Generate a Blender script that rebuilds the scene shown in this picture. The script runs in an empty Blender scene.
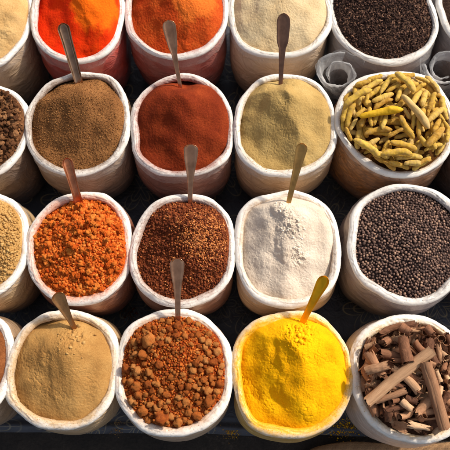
import bpy, bmesh, math, random
import numpy as np
from mathutils import Vector, Matrix, noise as mnoise

random.seed(7)
RNG = np.random.default_rng(7)
sc = bpy.context.scene
COL = sc.collection
PI = math.pi
R = math.radians

# ------------------------------------------------------------------ camera
F_PX = 753.0
DEP = R(75.0)
H_RIM = 0.36
ZC = H_RIM + 2.02
CAM = np.array([0.0, 0.0, ZC])
LOOK = np.array([0.0, math.cos(DEP), -math.sin(DEP)])
UP = np.array([0.0, math.sin(DEP), math.cos(DEP)])
RIGHT = np.array([1.0, 0.0, 0.0])
PX = 2.09 / F_PX            # metres per photo pixel at the rims


def at(px, py, z=H_RIM):
    ray = LOOK + RIGHT * ((px - 225) / F_PX) + UP * ((225 - py) / F_PX)
    t = (z - ZC) / ray[2]
    return CAM + ray * t


def to_px(p):
    d = np.asarray(p) - CAM
    z = d @ LOOK
    return 225 + F_PX * (d @ RIGHT) / z, 225 - F_PX * (d @ UP) / z


cam = bpy.data.cameras.new('camera')
cam.sensor_width = 36
cam.lens = F_PX / 450 * 36
cam.clip_start = 0.05
cam.clip_end = 200
cam.dof.use_dof = True
cam.dof.focus_distance = 2.05
cam.dof.aperture_fstop = 4.0
camo = bpy.data.objects.new('camera', cam)
camo.location = (0, 0, ZC)
camo.rotation_euler = (PI / 2 - DEP, 0, 0)
COL.objects.link(camo)
sc.camera = camo

# ------------------------------------------------------------------ light
SUN_ELEV, SUN_AZ = R(42), R(36)      # azimuth counter-clockwise from +x
w = bpy.data.worlds.new('World')
sc.world = w
w.use_nodes = True
nt = w.node_tree
sky = nt.nodes.new('ShaderNodeTexSky')
sky.sky_type = 'NISHITA'
sky.sun_disc = False
sky.sun_elevation = SUN_ELEV
sky.sun_rotation = PI / 2 - SUN_AZ
bg = nt.nodes['Background']
sky.ozone_density = 0.4
sky.dust_density = 4.0
hs = nt.nodes.new('ShaderNodeHueSaturation')
hs.inputs['Saturation'].default_value = 0.55
nt.links.new(sky.outputs[0], hs.inputs['Color'])
nt.links.new(hs.outputs[0], bg.inputs[0])
bg.inputs[1].default_value = 0.14
sl = bpy.data.lights.new('sun', 'SUN')
sl.energy = 4.1
sl.angle = R(3.0)
sl.color = (1.0, 0.90, 0.76)
so = bpy.data.objects.new('sun', sl)
sd = Vector((math.cos(SUN_ELEV) * math.cos(SUN_AZ), math.cos(SUN_ELEV) * math.sin(SUN_AZ), math.sin(SUN_ELEV)))
so.rotation_euler = sd.to_track_quat('Z', 'Y').to_euler()
so.location = (3, 1.5, 4)
COL.objects.link(so)
sc.view_settings.view_transform = 'Standard'
sc.view_settings.look = 'None'
sc.view_settings.exposure = 0
sc.view_settings.gamma = 1


# ------------------------------------------------------------------ noise (numpy)
def _hash(ix, iy, seed):
    h = (ix * 374761393 + iy * 668265263 + seed * 144665) & 0xffffffff
    h = ((h ^ (h >> 13)) * 1274126177) & 0xffffffff
    return ((h ^ (h >> 16)) & 0xffff) / 65535.0


def perlin(x, y, seed=0):
    x = np.asarray(x, float); y = np.asarray(y, float)
    ix = np.floor(x).astype(np.int64); iy = np.floor(y).astype(np.int64)
    fx = x - ix; fy = y - iy
    u = fx * fx * fx * (fx * (fx * 6 - 15) + 10); v = fy * fy * fy * (fy * (fy * 6 - 15) + 10)

    def g(ax, ay, dx, dy):
        a = _hash(ax, ay, seed) * 2 * PI
        return np.cos(a) * dx + np.sin(a) * dy
    n00 = g(ix, iy, fx, fy); n10 = g(ix + 1, iy, fx - 1, fy)
    n01 = g(ix, iy + 1, fx, fy - 1); n11 = g(ix + 1, iy + 1, fx - 1, fy - 1)
    return ((n00 * (1 - u) + n10 * u) * (1 - v) + (n01 * (1 - u) + n11 * u) * v) * 1.5


def fbm(x, y, seed=0, octv=4, gain=0.5):
    s = 0; a = 1
    for o in range(octv):
        s = s + a * perlin(x * 2 ** o, y * 2 ** o, seed + o * 17)
        a *= gain
    return s


def worley(x, y, seed=0):
    """distance to the nearest and second feature point, cells of size 1"""
    ix = np.floor(x).astype(np.int64); iy = np.floor(y).astype(np.int64)
    d1 = np.full(np.shape(x), 9.0); d2 = d1.copy()
    for ox in (-1, 0, 1):
        for oy in (-1, 0, 1):
            cx = ix + ox; cy = iy + oy
            fx = cx + _hash(cx, cy, seed); fy = cy + _hash(cx, cy, seed + 5)
            d = np.hypot(x - fx, y - fy)
            d2 = np.minimum(d2, np.maximum(d, d1)); d1 = np.minimum(d1, d)
    return d1, d2


# ------------------------------------------------------------------ materials
def srgb(r, g, b):
    f = lambda c: (c / 255 / 12.92) if c / 255 <= 0.04045 else ((c / 255 + 0.055) / 1.055) ** 2.4
    return (f(r), f(g), f(b), 1.0)


class NT:
    def __init__(self, name):
        self.m = bpy.data.materials.new(name)
        self.m.use_nodes = True
        self.t = self.m.node_tree
        self.b = self.t.nodes['Principled BSDF']
        self.out = self.t.nodes['Material Output']

    def n(self, typ, **kw):
        nd = self.t.nodes.new('ShaderNode' + typ)
        for k, v in kw.items():
            if k in nd.inputs.keys() if isinstance(k, str) else False:
                self.put(nd.inputs[k], v)
            elif hasattr(nd, k):
                setattr(nd, k, v)
        return nd

    def put(self, sock, v):
        if hasattr(v, 'is_output') or isinstance(v, bpy.types.NodeSocket):
            self.t.links.new(v, sock)
        else:
            sock.default_value = v

    def noise(self, scale, detail=4, rough=0.6, vec=None, dist=0.0):
        nd = self.t.nodes.new('ShaderNodeTexNoise')
        nd.inputs['Scale'].default_value = scale
        nd.inputs['Detail'].default_value = detail
        nd.inputs['Roughness'].default_value = rough
        nd.inputs['Distortion'].default_value = dist
        self.put(nd.inputs['Vector'], vec if vec is not None else self.obj())
        return nd.outputs['Fac']

    def obj(self):
        if not hasattr(self, '_tc'):
            self._tc = self.t.nodes.new('ShaderNodeTexCoord')
        return self._tc.outputs['Object']

    def ramp(self, fac, stops):
        nd = self.t.nodes.new('ShaderNodeValToRGB')
        el = nd.color_ramp.elements
        while len(el) < len(stops):
            el.new(0.5)
        for e, (p, c) in zip(el, stops):
            e.position = p
            e.color = c if hasattr(c, '__len__') else (c, c, c, 1)
        self.put(nd.inputs[0], fac)
        return nd.outputs[0]

    def mix(self, fac, a, b, mode='MIX'):
        nd = self.t.nodes.new('ShaderNodeMix')
        nd.data_type = 'RGBA'
        nd.blend_type = mode
        self.put(nd.inputs[0], fac)
        self.put(nd.inputs[6], a)
        self.put(nd.inputs[7], b)
        return nd.outputs[2]

    def math(self, op, a, b=0.0, c=None):
        nd = self.t.nodes.new('ShaderNodeMath')
        nd.operation = op
        self.put(nd.inputs[0], a)
        self.put(nd.inputs[1], b)
        if c is not None:
            self.put(nd.inputs[2], c)
        return nd.outputs[0]

    def bump(self, h, strength, dist, normal=None):
        nd = self.t.nodes.new('ShaderNodeBump')
        nd.inputs['Strength'].default_value = strength
        nd.inputs['Distance'].default_value = dist
        self.put(nd.inputs['Height'], h)
        if normal is not None:
            self.put(nd.inputs['Normal'], normal)
        return nd.outputs[0]

    def attr(self, name):
        nd = self.t.nodes.new('ShaderNodeAttribute')
        nd.attribute_name = name
        return nd.outputs['Fac']


def powder_mat(name, dark, mid, light, coarse=350.0, bump=0.6, speck=None, lit_patch=None):
    k = NT(name)
    big = k.noise(14, 5, 0.6)
    grain = k.noise(coarse, 3, 0.7)
    f = k.math('ADD', k.math('MULTIPLY', big, 0.55), k.math('MULTIPLY', grain, 0.45))
    c = k.ramp(f, [(0.34, dark), (0.5, mid), (0.66, light)])
    if speck:
        s = k.noise(coarse * 0.7, 2, 0.5)
        c = k.mix(k.ramp(s, [(0.62, 0.0), (0.70, 0.8)]), c, speck)
    if lit_patch:                                   # sunlit area of the heap, painted in as a paler colour
        (bx, by, br), col = lit_patch
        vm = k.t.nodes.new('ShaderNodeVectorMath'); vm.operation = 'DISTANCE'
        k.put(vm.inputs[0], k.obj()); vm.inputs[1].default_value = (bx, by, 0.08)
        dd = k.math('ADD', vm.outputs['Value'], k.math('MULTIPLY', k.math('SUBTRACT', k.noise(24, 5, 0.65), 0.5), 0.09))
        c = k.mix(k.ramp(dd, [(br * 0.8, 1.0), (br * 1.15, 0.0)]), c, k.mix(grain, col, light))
    k.put(k.b.inputs['Base Color'], c)
    k.b.inputs['Roughness'].default_value = 0.95
    k.b.inputs['Specular IOR Level'].default_value = 0.12
    nb = k.bump(grain, bump * 0.8, 0.003)
    nb = k.bump(k.noise(coarse * 0.35, 4, 0.65), bump * 0.35, 0.004, nb)
    k.put(k.b.inputs['Normal'], nb)
    return k.m


def lump_mat(name, stops, island=False, coarse=300, bump=0.5, rough=0.9, spec=0.15, dust=None, unit=1.0):
    """per-thing tone through Object Info (or per grain of a loose mass) with mottling"""
    k = NT(name)
    if island:
        rnd = k.t.nodes.new('ShaderNodeNewGeometry').outputs['Random Per Island']
    else:
        rnd = k.t.nodes.new('ShaderNodeObjectInfo').outputs['Random']
    unit = 1.0 if island else 0.011
    mot = k.noise(110 * unit, 6, 0.7)
    f = k.math('ADD', k.math('MULTIPLY', rnd, 0.72), k.math('MULTIPLY', k.math('SUBTRACT', mot, 0.36), 0.9))
    c = k.ramp(f, stops)
    if dust:
        c = k.mix(k.ramp(k.noise(90 * unit, 6, 0.75), [(0.46, 0.0), (0.62, 0.8)]), c, dust)
    k.put(k.b.inputs['Base Color'], c)
    k.b.inputs['Roughness'].default_value = rough
    k.b.inputs['Specular IOR Level'].default_value = spec
    k.put(k.b.inputs['Normal'], k.bump(k.noise(coarse * unit * (1 if island else 1.6), 5, 0.75), bump, 0.003 if island else 0.004))
    return k.m


def rim_mat(name, stain, amount):
    k = NT(name)
    a = k.attr('inner')
    n1 = k.noise(26, 6, 0.7)
    n2 = k.noise(130, 4, 0.7)
    f = k.math('ADD', k.math('MULTIPLY', a, 0.36), k.math('ADD', k.math('MULTIPLY', n1, 0.5), k.math('MULTIPLY', n2, 0.36)))
    m = k.ramp(f, [(0.62 - 0.26 * amount, 0.0), (0.86 - 0.14 * amount, min(1.0, 0.45 + 0.5 * amount))])
    white = k.mix(k.noise(18, 4, 0.6), srgb(216, 212, 206), srgb(238, 234, 228))
    white = k.mix(k.math('MULTIPLY', k.ramp(n1, [(0.3, 0.15), (0.7, 1.0)]), 0.42 * amount ** 1.3), white, k.mix(0.45, stain, (0.85, 0.80, 0.70, 1)))
    c = k.mix(m, white, stain)
    sp = k.math('ADD', k.noise(330, 2, 0.5), k.math('ADD', k.math('MULTIPLY', a, 0.10), k.math('MULTIPLY', n1, 0.14)))
    c = k.mix(k.ramp(sp, [(0.80 - 0.06 * amount, 0.0), (0.84 - 0.06 * amount, 0.85)]), c, k.mix(0.35, stain, (0.02, 0.012, 0.008, 1)))
    k.put(k.b.inputs['Base Color'], c)
    k.b.inputs['Roughness'].default_value = 0.42
    k.b.inputs['Specular IOR Level'].default_value = 0.4
    k.b.inputs['Subsurface Weight'].default_value = 0.12
    k.b.inputs['Subsurface Radius'].default_value = (0.01, 0.008, 0.006)
    k.b.inputs['Subsurface Scale'].default_value = 0.6
    nb = k.bump(k.noise(45, 4, 0.5, dist=2.0), 0.16, 0.006)
    nb = k.bump(k.noise(600, 2, 0.5), 0.08, 0.002, nb)
    k.put(k.b.inputs['Normal'], nb)
    return k.m


def side_mat(name, a, b, pattern=None):
    """clear plastic film drawn tight over what fills the sack"""
    k = NT(name)
    mp = k.t.nodes.new('ShaderNodeMapping')
    k.put(mp.inputs['Vector'], k.obj())
    mp.inputs['Scale'].default_value = (1, 1, 1.1)
    v = mp.outputs[0]
    n1 = k.noise(9, 5, 0.62, v, 0.5)
    c = k.mix(k.ramp(n1, [(0.25, 0.0), (0.75, 1.0)]), a, b)
    if pattern:
        vo = k.t.nodes.new('ShaderNodeTexVoronoi')
        mp2 = k.t.nodes.new('ShaderNodeMapping')
        k.put(mp2.inputs['Vector'], k.obj())
        mp2.inputs['Scale'].default_value = (0.8, 0.8, 1.7)
        k.put(vo.inputs['Vector'], mp2.outputs[0])
        vo.feature = 'DISTANCE_TO_EDGE'
        vo.inputs['Scale'].default_value = 46
        c = k.mix(k.ramp(vo.outputs['Distance'], [(0.0, 0.55), (0.25, 0.0)]), c, pattern)
    milk = k.ramp(k.noise(5, 6, 0.65, v, 1.2), [(0.38, 0.04), (0.80, 0.32)])
    c = k.mix(milk, c, srgb(214, 208, 204))
    k.put(k.b.inputs['Base Color'], c)
    k.b.inputs['Roughness'].default_value = 0.34
    k.b.inputs['Coat Weight'].default_value = 0.6
    k.b.inputs['Coat Roughness'].default_value = 0.18
    k.b.inputs['Specular IOR Level'].default_value = 0.5
    wr = k.math('ABSOLUTE', k.math('SUBTRACT', k.noise(11, 4, 0.55, v, 1.8), 0.5))
    nb = k.bump(wr, 0.42, 0.035)
    nb = k.bump(k.noise(90, 4, 0.6, v), 0.18, 0.006, nb)
    k.put(k.b.inputs['Normal'], nb)
    return k.m


def film_mat(name, color, opacity, rough=0.28):
    k = NT(name)
    k.put(k.b.inputs['Base Color'], color)
    k.b.inputs['Roughness'].default_value = rough
    k.b.inputs['Specular IOR Level'].default_value = 0.6
    k.put(k.b.inputs['Normal'], k.bump(k.noise(38, 5, 0.6, dist=1.2), 0.5, 0.01))
    tr = k.t.nodes.new('ShaderNodeBsdfTransparent')
    tl = k.t.nodes.new('ShaderNodeBsdfTranslucent')
    tl.inputs[0].default_value = color
    ms = k.t.nodes.new('ShaderNodeMixShader')
    ms.inputs[0].default_value = 0.3
    k.t.links.new(k.b.outputs[0], ms.inputs[1])
    k.t.links.new(tl.outputs[0], ms.inputs[2])
    lw = k.t.nodes.new('ShaderNodeLayerWeight')
    lw.inputs[0].default_value = 0.45
    fac = k.math('MINIMUM', k.math('ADD', opacity, k.math('MULTIPLY', lw.outputs['Facing'], 0.6)), 0.95)
    fac = k.math('MULTIPLY', fac, k.ramp(k.noise(16, 6, 0.65, dist=1.0), [(0.36, 0.25 if opacity < 0.2 else 0.75), (0.64, 1.0)]))
    m2 = k.t.nodes.new('ShaderNodeMixShader')
    k.put(m2.inputs[0], fac)
    k.t.links.new(tr.outputs[0], m2.inputs[1])
    k.t.links.new(ms.outputs[0], m2.inputs[2])
    k.t.links.new(m2.outputs[0], k.out.inputs[0])
    return k.m


def metal_mat(name, color, tarnish, rough=0.3):
    k = NT(name)
    n1 = k.noise(26, 5, 0.6)
    k.put(k.b.inputs['Base Color'], k.mix(k.ramp(n1, [(0.46, 0.0), (0.74, 0.6)]), color, tarnish))
    k.b.inputs['Metallic'].default_value = 0.92
    k.put(k.b.inputs['Roughness'], k.ramp(k.noise(120, 4, 0.7), [(0.3, rough - 0.06), (0.7, rough + 0.16)]))
    k.put(k.b.inputs['Normal'], k.bump(k.noise(60, 3, 0.5), 0.05, 0.003))
    return k.m


# ------------------------------------------------------------------ object helpers
def link(name, me, mat, parent=None, smooth=True):
    o = bpy.data.objects.new(name, me)
    COL.objects.link(o)
    if mat:
        me.materials.clear()
        me.materials.append(mat)
    if smooth:
        me.polygons.foreach_set('use_smooth', np.ones(len(me.polygons), bool))
    if parent is not None:
        o.parent = parent
    return o


def mesh_np(name, V, faces):
    """V (n,3); faces: (m,4) or (m,3) int array, or a list of such"""
    me = bpy.data.meshes.new(name)
    if not isinstance(faces, list):
        faces = [faces]
    faces = [np.asarray(f, np.int32) for f in faces if len(f)]
    nl = sum(f.size for f in faces); npoly = sum(len(f) for f in faces)
    me.vertices.add(len(V)); me.loops.add(nl); me.polygons.add(npoly)
    me.vertices.foreach_set('co', np.asarray(V, np.float32).ravel())
    me.loops.foreach_set('vertex_index', np.concatenate([f.ravel() for f in faces]))
    starts = []; s = 0
    for f in faces:
        starts.append(s + np.arange(len(f)) * f.shape[1]); s += f.size
    me.polygons.foreach_set('loop_start', np.concatenate(starts).astype(np.int32))
    me.update(calc_edges=True)
    me.validate()
    return me


def grid_faces(n, m, wrap_n=False, wrap_m=False):
    """grid of n rows by m columns of vertices, row-major"""
    i = np.arange(n if wrap_n else n - 1); j = np.arange(m if wrap_m else m - 1)
    I, J = np.meshgrid(i, j, indexing='ij')
    I2 = (I + 1) % n; J2 = (J + 1) % m
    return np.stack([I * m + J, I * m + J2, I2 * m + J2, I2 * m + J], -1).reshape(-1, 4)


def tag(o, label=None, cat=None, group=None, kind=None):
    if label: o['label'] = label
    if cat: o['category'] = cat
    if group: o['group'] = group
    if kind: o['kind'] = kind
    return o


def empty(name, loc):
    o = bpy.data.objects.new(name, None)
    o.empty_display_size = 0.05
    o.location = loc
    COL.objects.link(o)
    return o


def closed_spline(pts, n):
    P = np.asarray(pts, float)
    m = len(P)
    out = []
    for i in range(m):
        p0, p1, p2, p3 = P[i - 1], P[i], P[(i + 1) % m], P[(i + 2) % m]
        t = np.linspace(0, 1, 24, endpoint=False)[:, None]
        out.append(0.5 * (2 * p1 + (p2 - p0) * t + (2 * p0 - 5 * p1 + 4 * p2 - p3) * t ** 2 + (3 * p1 - p0 - 3 * p2 + p3) * t ** 3))
    Q = np.concatenate(out)
    seg = np.linalg.norm(np.roll(Q, -1, 0) - Q, axis=1)
    s = np.concatenate([[0], np.cumsum(seg)])
    Q = np.vstack([Q, Q[:1]])
    u = np.linspace(0, s[-1], n, endpoint=False)
    return np.stack([np.interp(u, s, Q[:, k]) for k in range(P.shape[1])], 1)


# ------------------------------------------------------------------ outlines of the sack mouths, traced along the middle of each rolled rim
OUT = {
 'A0': [(29, 0), (28, 20), (22, 38), (12, 52), (0, 62), (-18, 66), (-40, 60), (-58, 40), (-62, 8), (-52, -26), (-28, -46), (0, -44), (22, -24)],
 'A1': [(37, 0), (34, 20), (37, 37), (47, 50), (63, 58), (80, 60.5), (99, 55), (113, 42), (120, 20), (121, 0), (116, -26), (98, -44), (76, -48), (54, -42), (42, -24)],
 'A2': [(129, 0), (128, 17), (132, 33), (147, 48), (167, 55), (187, 55), (207, 48), (220, 34), (225, 17), (224, 0), (218, -26), (202, -42), (178, -48), (152, -42), (136, -24)],
 'A3': [(232, 0), (232, 17), (237, 37), (250, 50), (270, 55), (293, 55), (313, 47), (326, 31), (330, 16), (327, 0), (318, -26), (302, -42), (280, -48), (256, -42), (240, -24)],
 'A4': [(331, 0), (333, 17), (338, 33), (350, 48), (370, 58), (390, 62), (410, 58), (427, 47), (435, 30), (433, 13), (428, 0), (418, -26), (404, -42), (382, -48), (358, -42), (340, -26)],
 'A5': [(439, 0), (442, 13), (446, 25), (453, 36), (468, 50), (488, 56), (508, 50), (526, 38), (534, 16), (530, -14), (516, -38), (490, -48), (462, -40), (444, -22)],
 'B0': [(0, 89), (13, 94.5), (22, 104), (25.5, 115), (25.5, 130), (22, 144), (15, 158), (0, 170), (-20, 176), (-46, 170), (-66, 150), (-72, 124), (-64, 100), (-44, 86), (-20, 83)],
 'B1': [(28.5, 133), (28, 117), (37, 97), (50, 84), (70, 75.5), (87, 73.5), (107, 78), (118, 88), (125, 106), (127, 126), (123, 142), (115, 156), (99, 167), (80, 173.5), (60, 171), (43, 163), (33, 150)],
 'B2': [(135.5, 140), (134, 117), (140, 100), (152, 87), (170, 78.5), (193, 77.5), (213, 87), (224, 100), (230, 117), (230, 140), (225, 155), (213, 166), (197, 173), (180, 174), (160, 172), (144, 162), (137, 151)],
 'B3': [(237.5, 140), (238, 117), (243, 100), (257, 84), (273, 78), (297, 78), (317, 87), (328, 102), (333, 122), (333, 143), (325, 157), (307, 169), (287, 173), (264, 171.5), (248, 161), (240, 150)],
 'B4': [(337.5, 127), (340, 107), (348, 90), (363, 80), (383, 75.5), (407, 75.5), (427, 80), (440, 92), (449, 108), (453, 125), (449, 145), (440, 160), (423, 170), (402, 174.5), (383, 171), (366, 161.5), (349, 146)],
 'B5': [(457, 120), (461, 102), (474, 86), (496, 78), (522, 80), (546, 94), (556, 118), (550, 148), (530, 168), (504, 173), (480, 164), (463, 146)],
 'C0': [(0, 198), (13, 205), (22, 218), (24.5, 235), (23.5, 255), (16, 273), (0, 290), (-22, 297), (-48, 290), (-70, 270), (-76, 242), (-66, 214), (-44, 197), (-20, 193)],
 'C1': [(31, 262), (30, 242), (34, 227), (45, 212), (62, 200), (85, 196), (106, 199), (119, 210), (126.5, 228), (128, 250), (124.5, 270), (113, 287), (97, 297.5), (74, 301), (53, 295), (38, 281)],
 'C2': [(133, 263), (135, 243), (141, 223), (153, 208), (170, 199), (190, 197), (210, 202), (223, 213), (230, 230), (231, 253), (228, 273), (217, 289), (200, 299.5), (179, 304), (157, 298), (140, 283)],
 'C3': [(238.5, 252), (238.5, 233), (243, 214), (254, 203), (273, 197), (293, 195), (313, 201), (327, 212), (335, 230), (337, 253), (334, 274), (325, 290), (306, 300), (285, 304), (265, 299), (250, 288), (241.5, 271)],
 'C4': [(352, 252), (353.5, 230), (356, 215), (364, 202), (378, 192), (397, 187), (417, 188), (437, 195), (452, 208), (461, 228), (463, 252), (456, 276), (440, 293), (424, 300), (407, 301.5), (391, 297), (378, 289), (364, 280), (356, 268)],
 'C5': [(472, 262), (473, 236), (482, 214), (500, 200), (526, 197), (552, 208), (568, 236), (568, 268), (554, 292), (530, 304), (502, 300), (482, 284)],
 'D0': [(-6, 321), (3, 327), (8.5, 338), (10, 354), (7, 378), (-2, 398), (-20, 416), (-48, 424), (-76, 412), (-96, 384), (-98, 354), (-82, 328), (-54, 315), (-26, 315)],
 'D1': [(8.5, 383), (9.5, 368), (15, 350), (26, 331), (43, 318.5), (67, 314.5), (90, 318.5), (105, 329), (112.5, 343), (114, 363), (111.5, 387), (103, 406), (87, 420), (67, 426), (43, 423), (23, 412), (12, 399)],
 'D2': [(118.5, 383), (118.5, 366), (123.5, 344), (133, 328), (150, 317.5), (170, 313.5), (190, 315.5), (209, 325), (222, 341), (227.5, 363), (227.5, 389), (219, 409), (202, 424), (180, 432.5), (157, 431), (138, 421), (124.5, 404)],
 'D3': [(237, 380), (236, 361), (241, 341), (254, 327), (277, 317.5), (297, 315.5), (317, 319), (333, 332), (344.5, 350), (349.5, 373), (347, 393), (339, 412), (322, 426), (300, 433.5), (277, 432), (254, 423.5), (242, 404)],
 'D4': [(355.5, 373), (356, 354), (363, 338), (381, 325), (403, 319), (423, 320.5), (440, 328), (455, 342), (465, 362), (468, 386), (462, 412), (450, 430), (428, 439.5), (404, 437), (384, 429), (367.5, 413), (358, 393)],
}
NR = 300
LINE = {k: closed_spline([at(x, y)[:2] for x, y in v], NR) for k, v in OUT.items()}
CEN = {k: v.mean(0) for k, v in LINE.items()}
RIMW = {k: {'A': 3.5, 'B': 3.7, 'C': 4.15, 'D': 4.7}[k[0]] * PX for k in OUT}


def outward(L):
    t = np.roll(L, -1, 0) - np.roll(L, 1, 0)
    t /= np.linalg.norm(t, axis=1)[:, None]
    n = np.stack([t[:, 1], -t[:, 0]], 1)
    c = L.mean(0)
    if ((L - c) * n).sum() < 0:
        n = -n
    return n


# ------------------------------------------------------------------ sacks
def build_sack(key, tint_a, tint_b, stain, amount, label, pattern=None, cuff=None, film=(230, 224, 218), lean=0.0):
    sd_ = hash_key(key)
    rs = np.random.default_rng(sd_)
    L = LINE[key]; c = CEN[key]; a = RIMW[key]
    N = outward(L)
    root = empty('spice_sack', (c[0], c[1], 0.004))
    tag(root, label, 'sack', 'open spice sacks standing in rows')
    org = np.array([c[0], c[1], 0.004])
    s = np.arange(NR) / NR
    per = np.linalg.norm(np.roll(L, -1, 0) - L, axis=1).sum()
    ang = s * 2 * PI
    lz = 0.004 * np.sin(ang + rs.uniform(0, 6)) + 0.003 * np.sin(2 * ang + rs.uniform(0, 6)) + 0.0018 * np.sin(5 * ang + rs.uniform(0, 6))
    ZT[key] = lz
    # --- rolled rim: a soft, slightly squashed roll with a fold line and crease marks
    M = 44
    ph = np.arange(M) / M * 2 * PI
    S, P = np.meshgrid(s, ph, indexing='ij')
    cx, cy = np.cos(2 * PI * S) * per / (2 * PI), np.sin(2 * PI * S) * per / (2 * PI)
    wv = 1 + 0.30 * perlin(cx * 9, cy * 9, sd_) + 0.10 * perlin(cx * 24, cy * 24, sd_ + 3)
    crease = perlin(cx * 75 + P * 0.9, cy * 75 + P * 0.6, sd_ + 9)
    crease2 = perlin(cx * 150 + P * 1.6, cy * 150 - P * 1.2, sd_ + 19)
    fold = np.exp(-((P - (PI * 0.62 + 0.45 * perlin(cx * 16, cy * 16, sd_ + 4))) / 0.10) ** 2)
    valley = np.exp(-(perlin(cx * 46 + P * 0.5, cy * 46 + P * 0.35, sd_ + 12) / 0.07) ** 2) * np.clip(0.4 + 1.6 * perlin(cx * 20, cy * 20 + P * 0.3, sd_ + 14), 0, 1)
    rr = wv * (1 - 0.08 * np.maximum(0, crease) ** 1.3 - 0.05 * np.abs(crease2) - 0.10 * fold - 0.13 * valley)
    p0 = PI * 0.50 + 0.75 * perlin(cx * 11, cy * 11, sd_ + 51) + 0.25 * perlin(cx * 40, cy * 40, sd_ + 52)
    rr = rr * (1 + 0.15 * np.clip((P - p0) / 0.10, 0, 1) * np.clip((p0 + 2.2 - P) / 1.6, 0, 1))      # loose edge of the roll
    rr = rr * (1 + 0.10 * np.round(2.2 * perlin(cx * 15 + P * 0.25, cy * 15, sd_ + 16)) / 2.2)
    wob = 0.0022 * perlin(cx * 14, cy * 14, sd_ + 6)
    hx = a * 1.02 * rr * np.cos(P) + wob
    hz = a * 0.98 * rr * np.sin(P)
    hx = hx + 0.20 * a * np.sin(P) ** 2 * 0 
    X = L[:, None, 0] + N[:, None, 0] * hx
    Y = L[:, None, 1] + N[:, None, 1] * hx
    Z = H_RIM - a * 0.5 + lz[:, None] + hz
    V = np.stack([X - org[0], Y - org[1], Z - org[2]], -1).reshape(-1, 3)
    me = mesh_np('rolled_rim', V, grid_faces(NR, M, True, True))
    inner = np.clip(0.5 - 0.5 * np.cos(P) * 1.1 + 0.1 * np.sin(P), 0, 1).ravel()
    at_ = me.attributes.new('inner', 'FLOAT', 'POINT')
    at_.data.foreach_set('value', inner.astype(np.float32))
    link('rolled_rim', me, rim_mat('rim_' + key, stain, amount), root)
    # --- sides: bulging where there is room, narrowing to the base
    others = np.concatenate([LINE[k] for k in LINE if k != key])
    pts = L + N * a
    dmin = np.array([np.hypot(others[:, 0] - p[0], others[:, 1] - p[1]).min() for p in pts])
    room = np.clip((dmin - 0.012) / 2 - 0.004, -0.006, 0.014)
    ker = np.hanning(41); ker /= ker.sum()
    room = np.convolve(np.concatenate([room[-40:], room, room[:40]]), ker, 'same')[40:-40]
    K = 46
    u = np.linspace(0, 1, K)                     # 0 at the rim, 1 at the base
    prof_in = np.interp(u, [0, 0.06, 0.2, 0.5, 0.8, 0.95, 1.0], [-0.2, 0.5, 0.8, 0.8, 0.4, -0.2, -1.2])
    bul = np.interp(u, [0, 0.1, 0.35, 0.6, 0.85, 1.0], [0, 0.4, 1.0, 0.8, 0.1, -0.6])
    tp = np.interp(u, [0, 0.4, 1.0], [1, 0.995, 0.955])
    S2, U2 = np.meshgrid(s, u, indexing='ij')
    cx, cy = np.cos(2 * PI * S2) * per / (2 * PI), np.sin(2 * PI * S2) * per / (2 * PI)
    z = H_RIM - a * 0.7 - (H_RIM - a * 0.7 - 0.006) * U2
    wr = 0.0030 * fbm(cx * 7 + 3 * U2, cy * 7 - 2 * U2 + U2 * 5, sd_ + 31, 4) + 0.0012 * perlin(cx * 14, cy * 14 + U2 * 22, sd_ + 33)
    off = prof_in[None, :] * a + np.maximum(room, 0)[:, None] * bul[None, :] + np.minimum(room, 0)[:, None] + wr * np.sin(PI * np.clip(U2 * 1.15, 0, 1))
    X = (c[0] + (L[:, None, 0] - c[0]) * tp[None, :]) + N[:, None, 0] * off
    Y = (c[1] + (L[:, None, 1] - c[1]) * tp[None, :]) + N[:, None, 1] * off
    z = z + lz[:, None] * (1 - U2)
    V = np.stack([X - org[0], Y - org[1], z - org[2]], -1).reshape(-1, 3)
    F = grid_faces(NR, K, True, False)
    V = np.vstack([V, [[0, 0, 0.003]]])
    base = np.arange(NR) * K + K - 1
    tri = np.stack([base, np.roll(base, -1), np.full(NR, len(V) - 1)], -1)
    me = mesh_np('sack_body', V, [F, tri])
    link('sack_body', me, side_mat('side_' + key, tint_a, tint_b, pattern), root)
    # --- turned-down flap of plastic film under the roll
    if cuff:
        K2 = 10
        u = np.linspace(0, 1, K2)
        S2, U2 = np.meshgrid(s, u, indexing='ij')
        cx, cy = np.cos(2 * PI * S2) * per / (2 * PI), np.sin(2 * PI * S2) * per / (2 * PI)
        depth = cuff * (0.75 + 0.55 * perlin(cx * 6, cy * 6, sd_ + 41)[:, :1] + 0.16 * perlin(cx * 30, cy * 30, sd_ + 43)[:, :1])
        depth = np.clip(depth, 0.008, 0.08)
        z = H_RIM - a * 0.8 - depth * U2 + lz[:, None]
        ub = np.clip((H_RIM - a * 0.7 - z) / (H_RIM - a * 0.7 - 0.006), 0, 1)
        off = np.interp(ub, np.linspace(0, 1, K), prof_in) * a + np.maximum(room, 0)[:, None] * np.interp(ub, np.linspace(0, 1, K), bul) + np.minimum(room, 0)[:, None]
        off = off + 0.0036 + 0.0022 * np.abs(fbm(cx * 18, cy * 18 + U2 * 2, sd_ + 47, 3)) * (0.3 + U2)
        X = L[:, None, 0] + N[:, None, 0] * off
        Y = L[:, None, 1] + N[:, None, 1] * off
        V = np.stack([X - org[0], Y - org[1], z - org[2]], -1).reshape(-1, 3)
        me = mesh_np('film_flap', V, grid_faces(NR, K2, True, False))
        link('film_flap', me, film_mat('film_' + key, srgb(*film), 0.12), root)
    return root


def hash_key(key):
    return (ord(key[0]) - 64) * 100 + int(key[1]) * 11


ZT = {}


# ------------------------------------------------------------------ heaps
HS = 1.6


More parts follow.
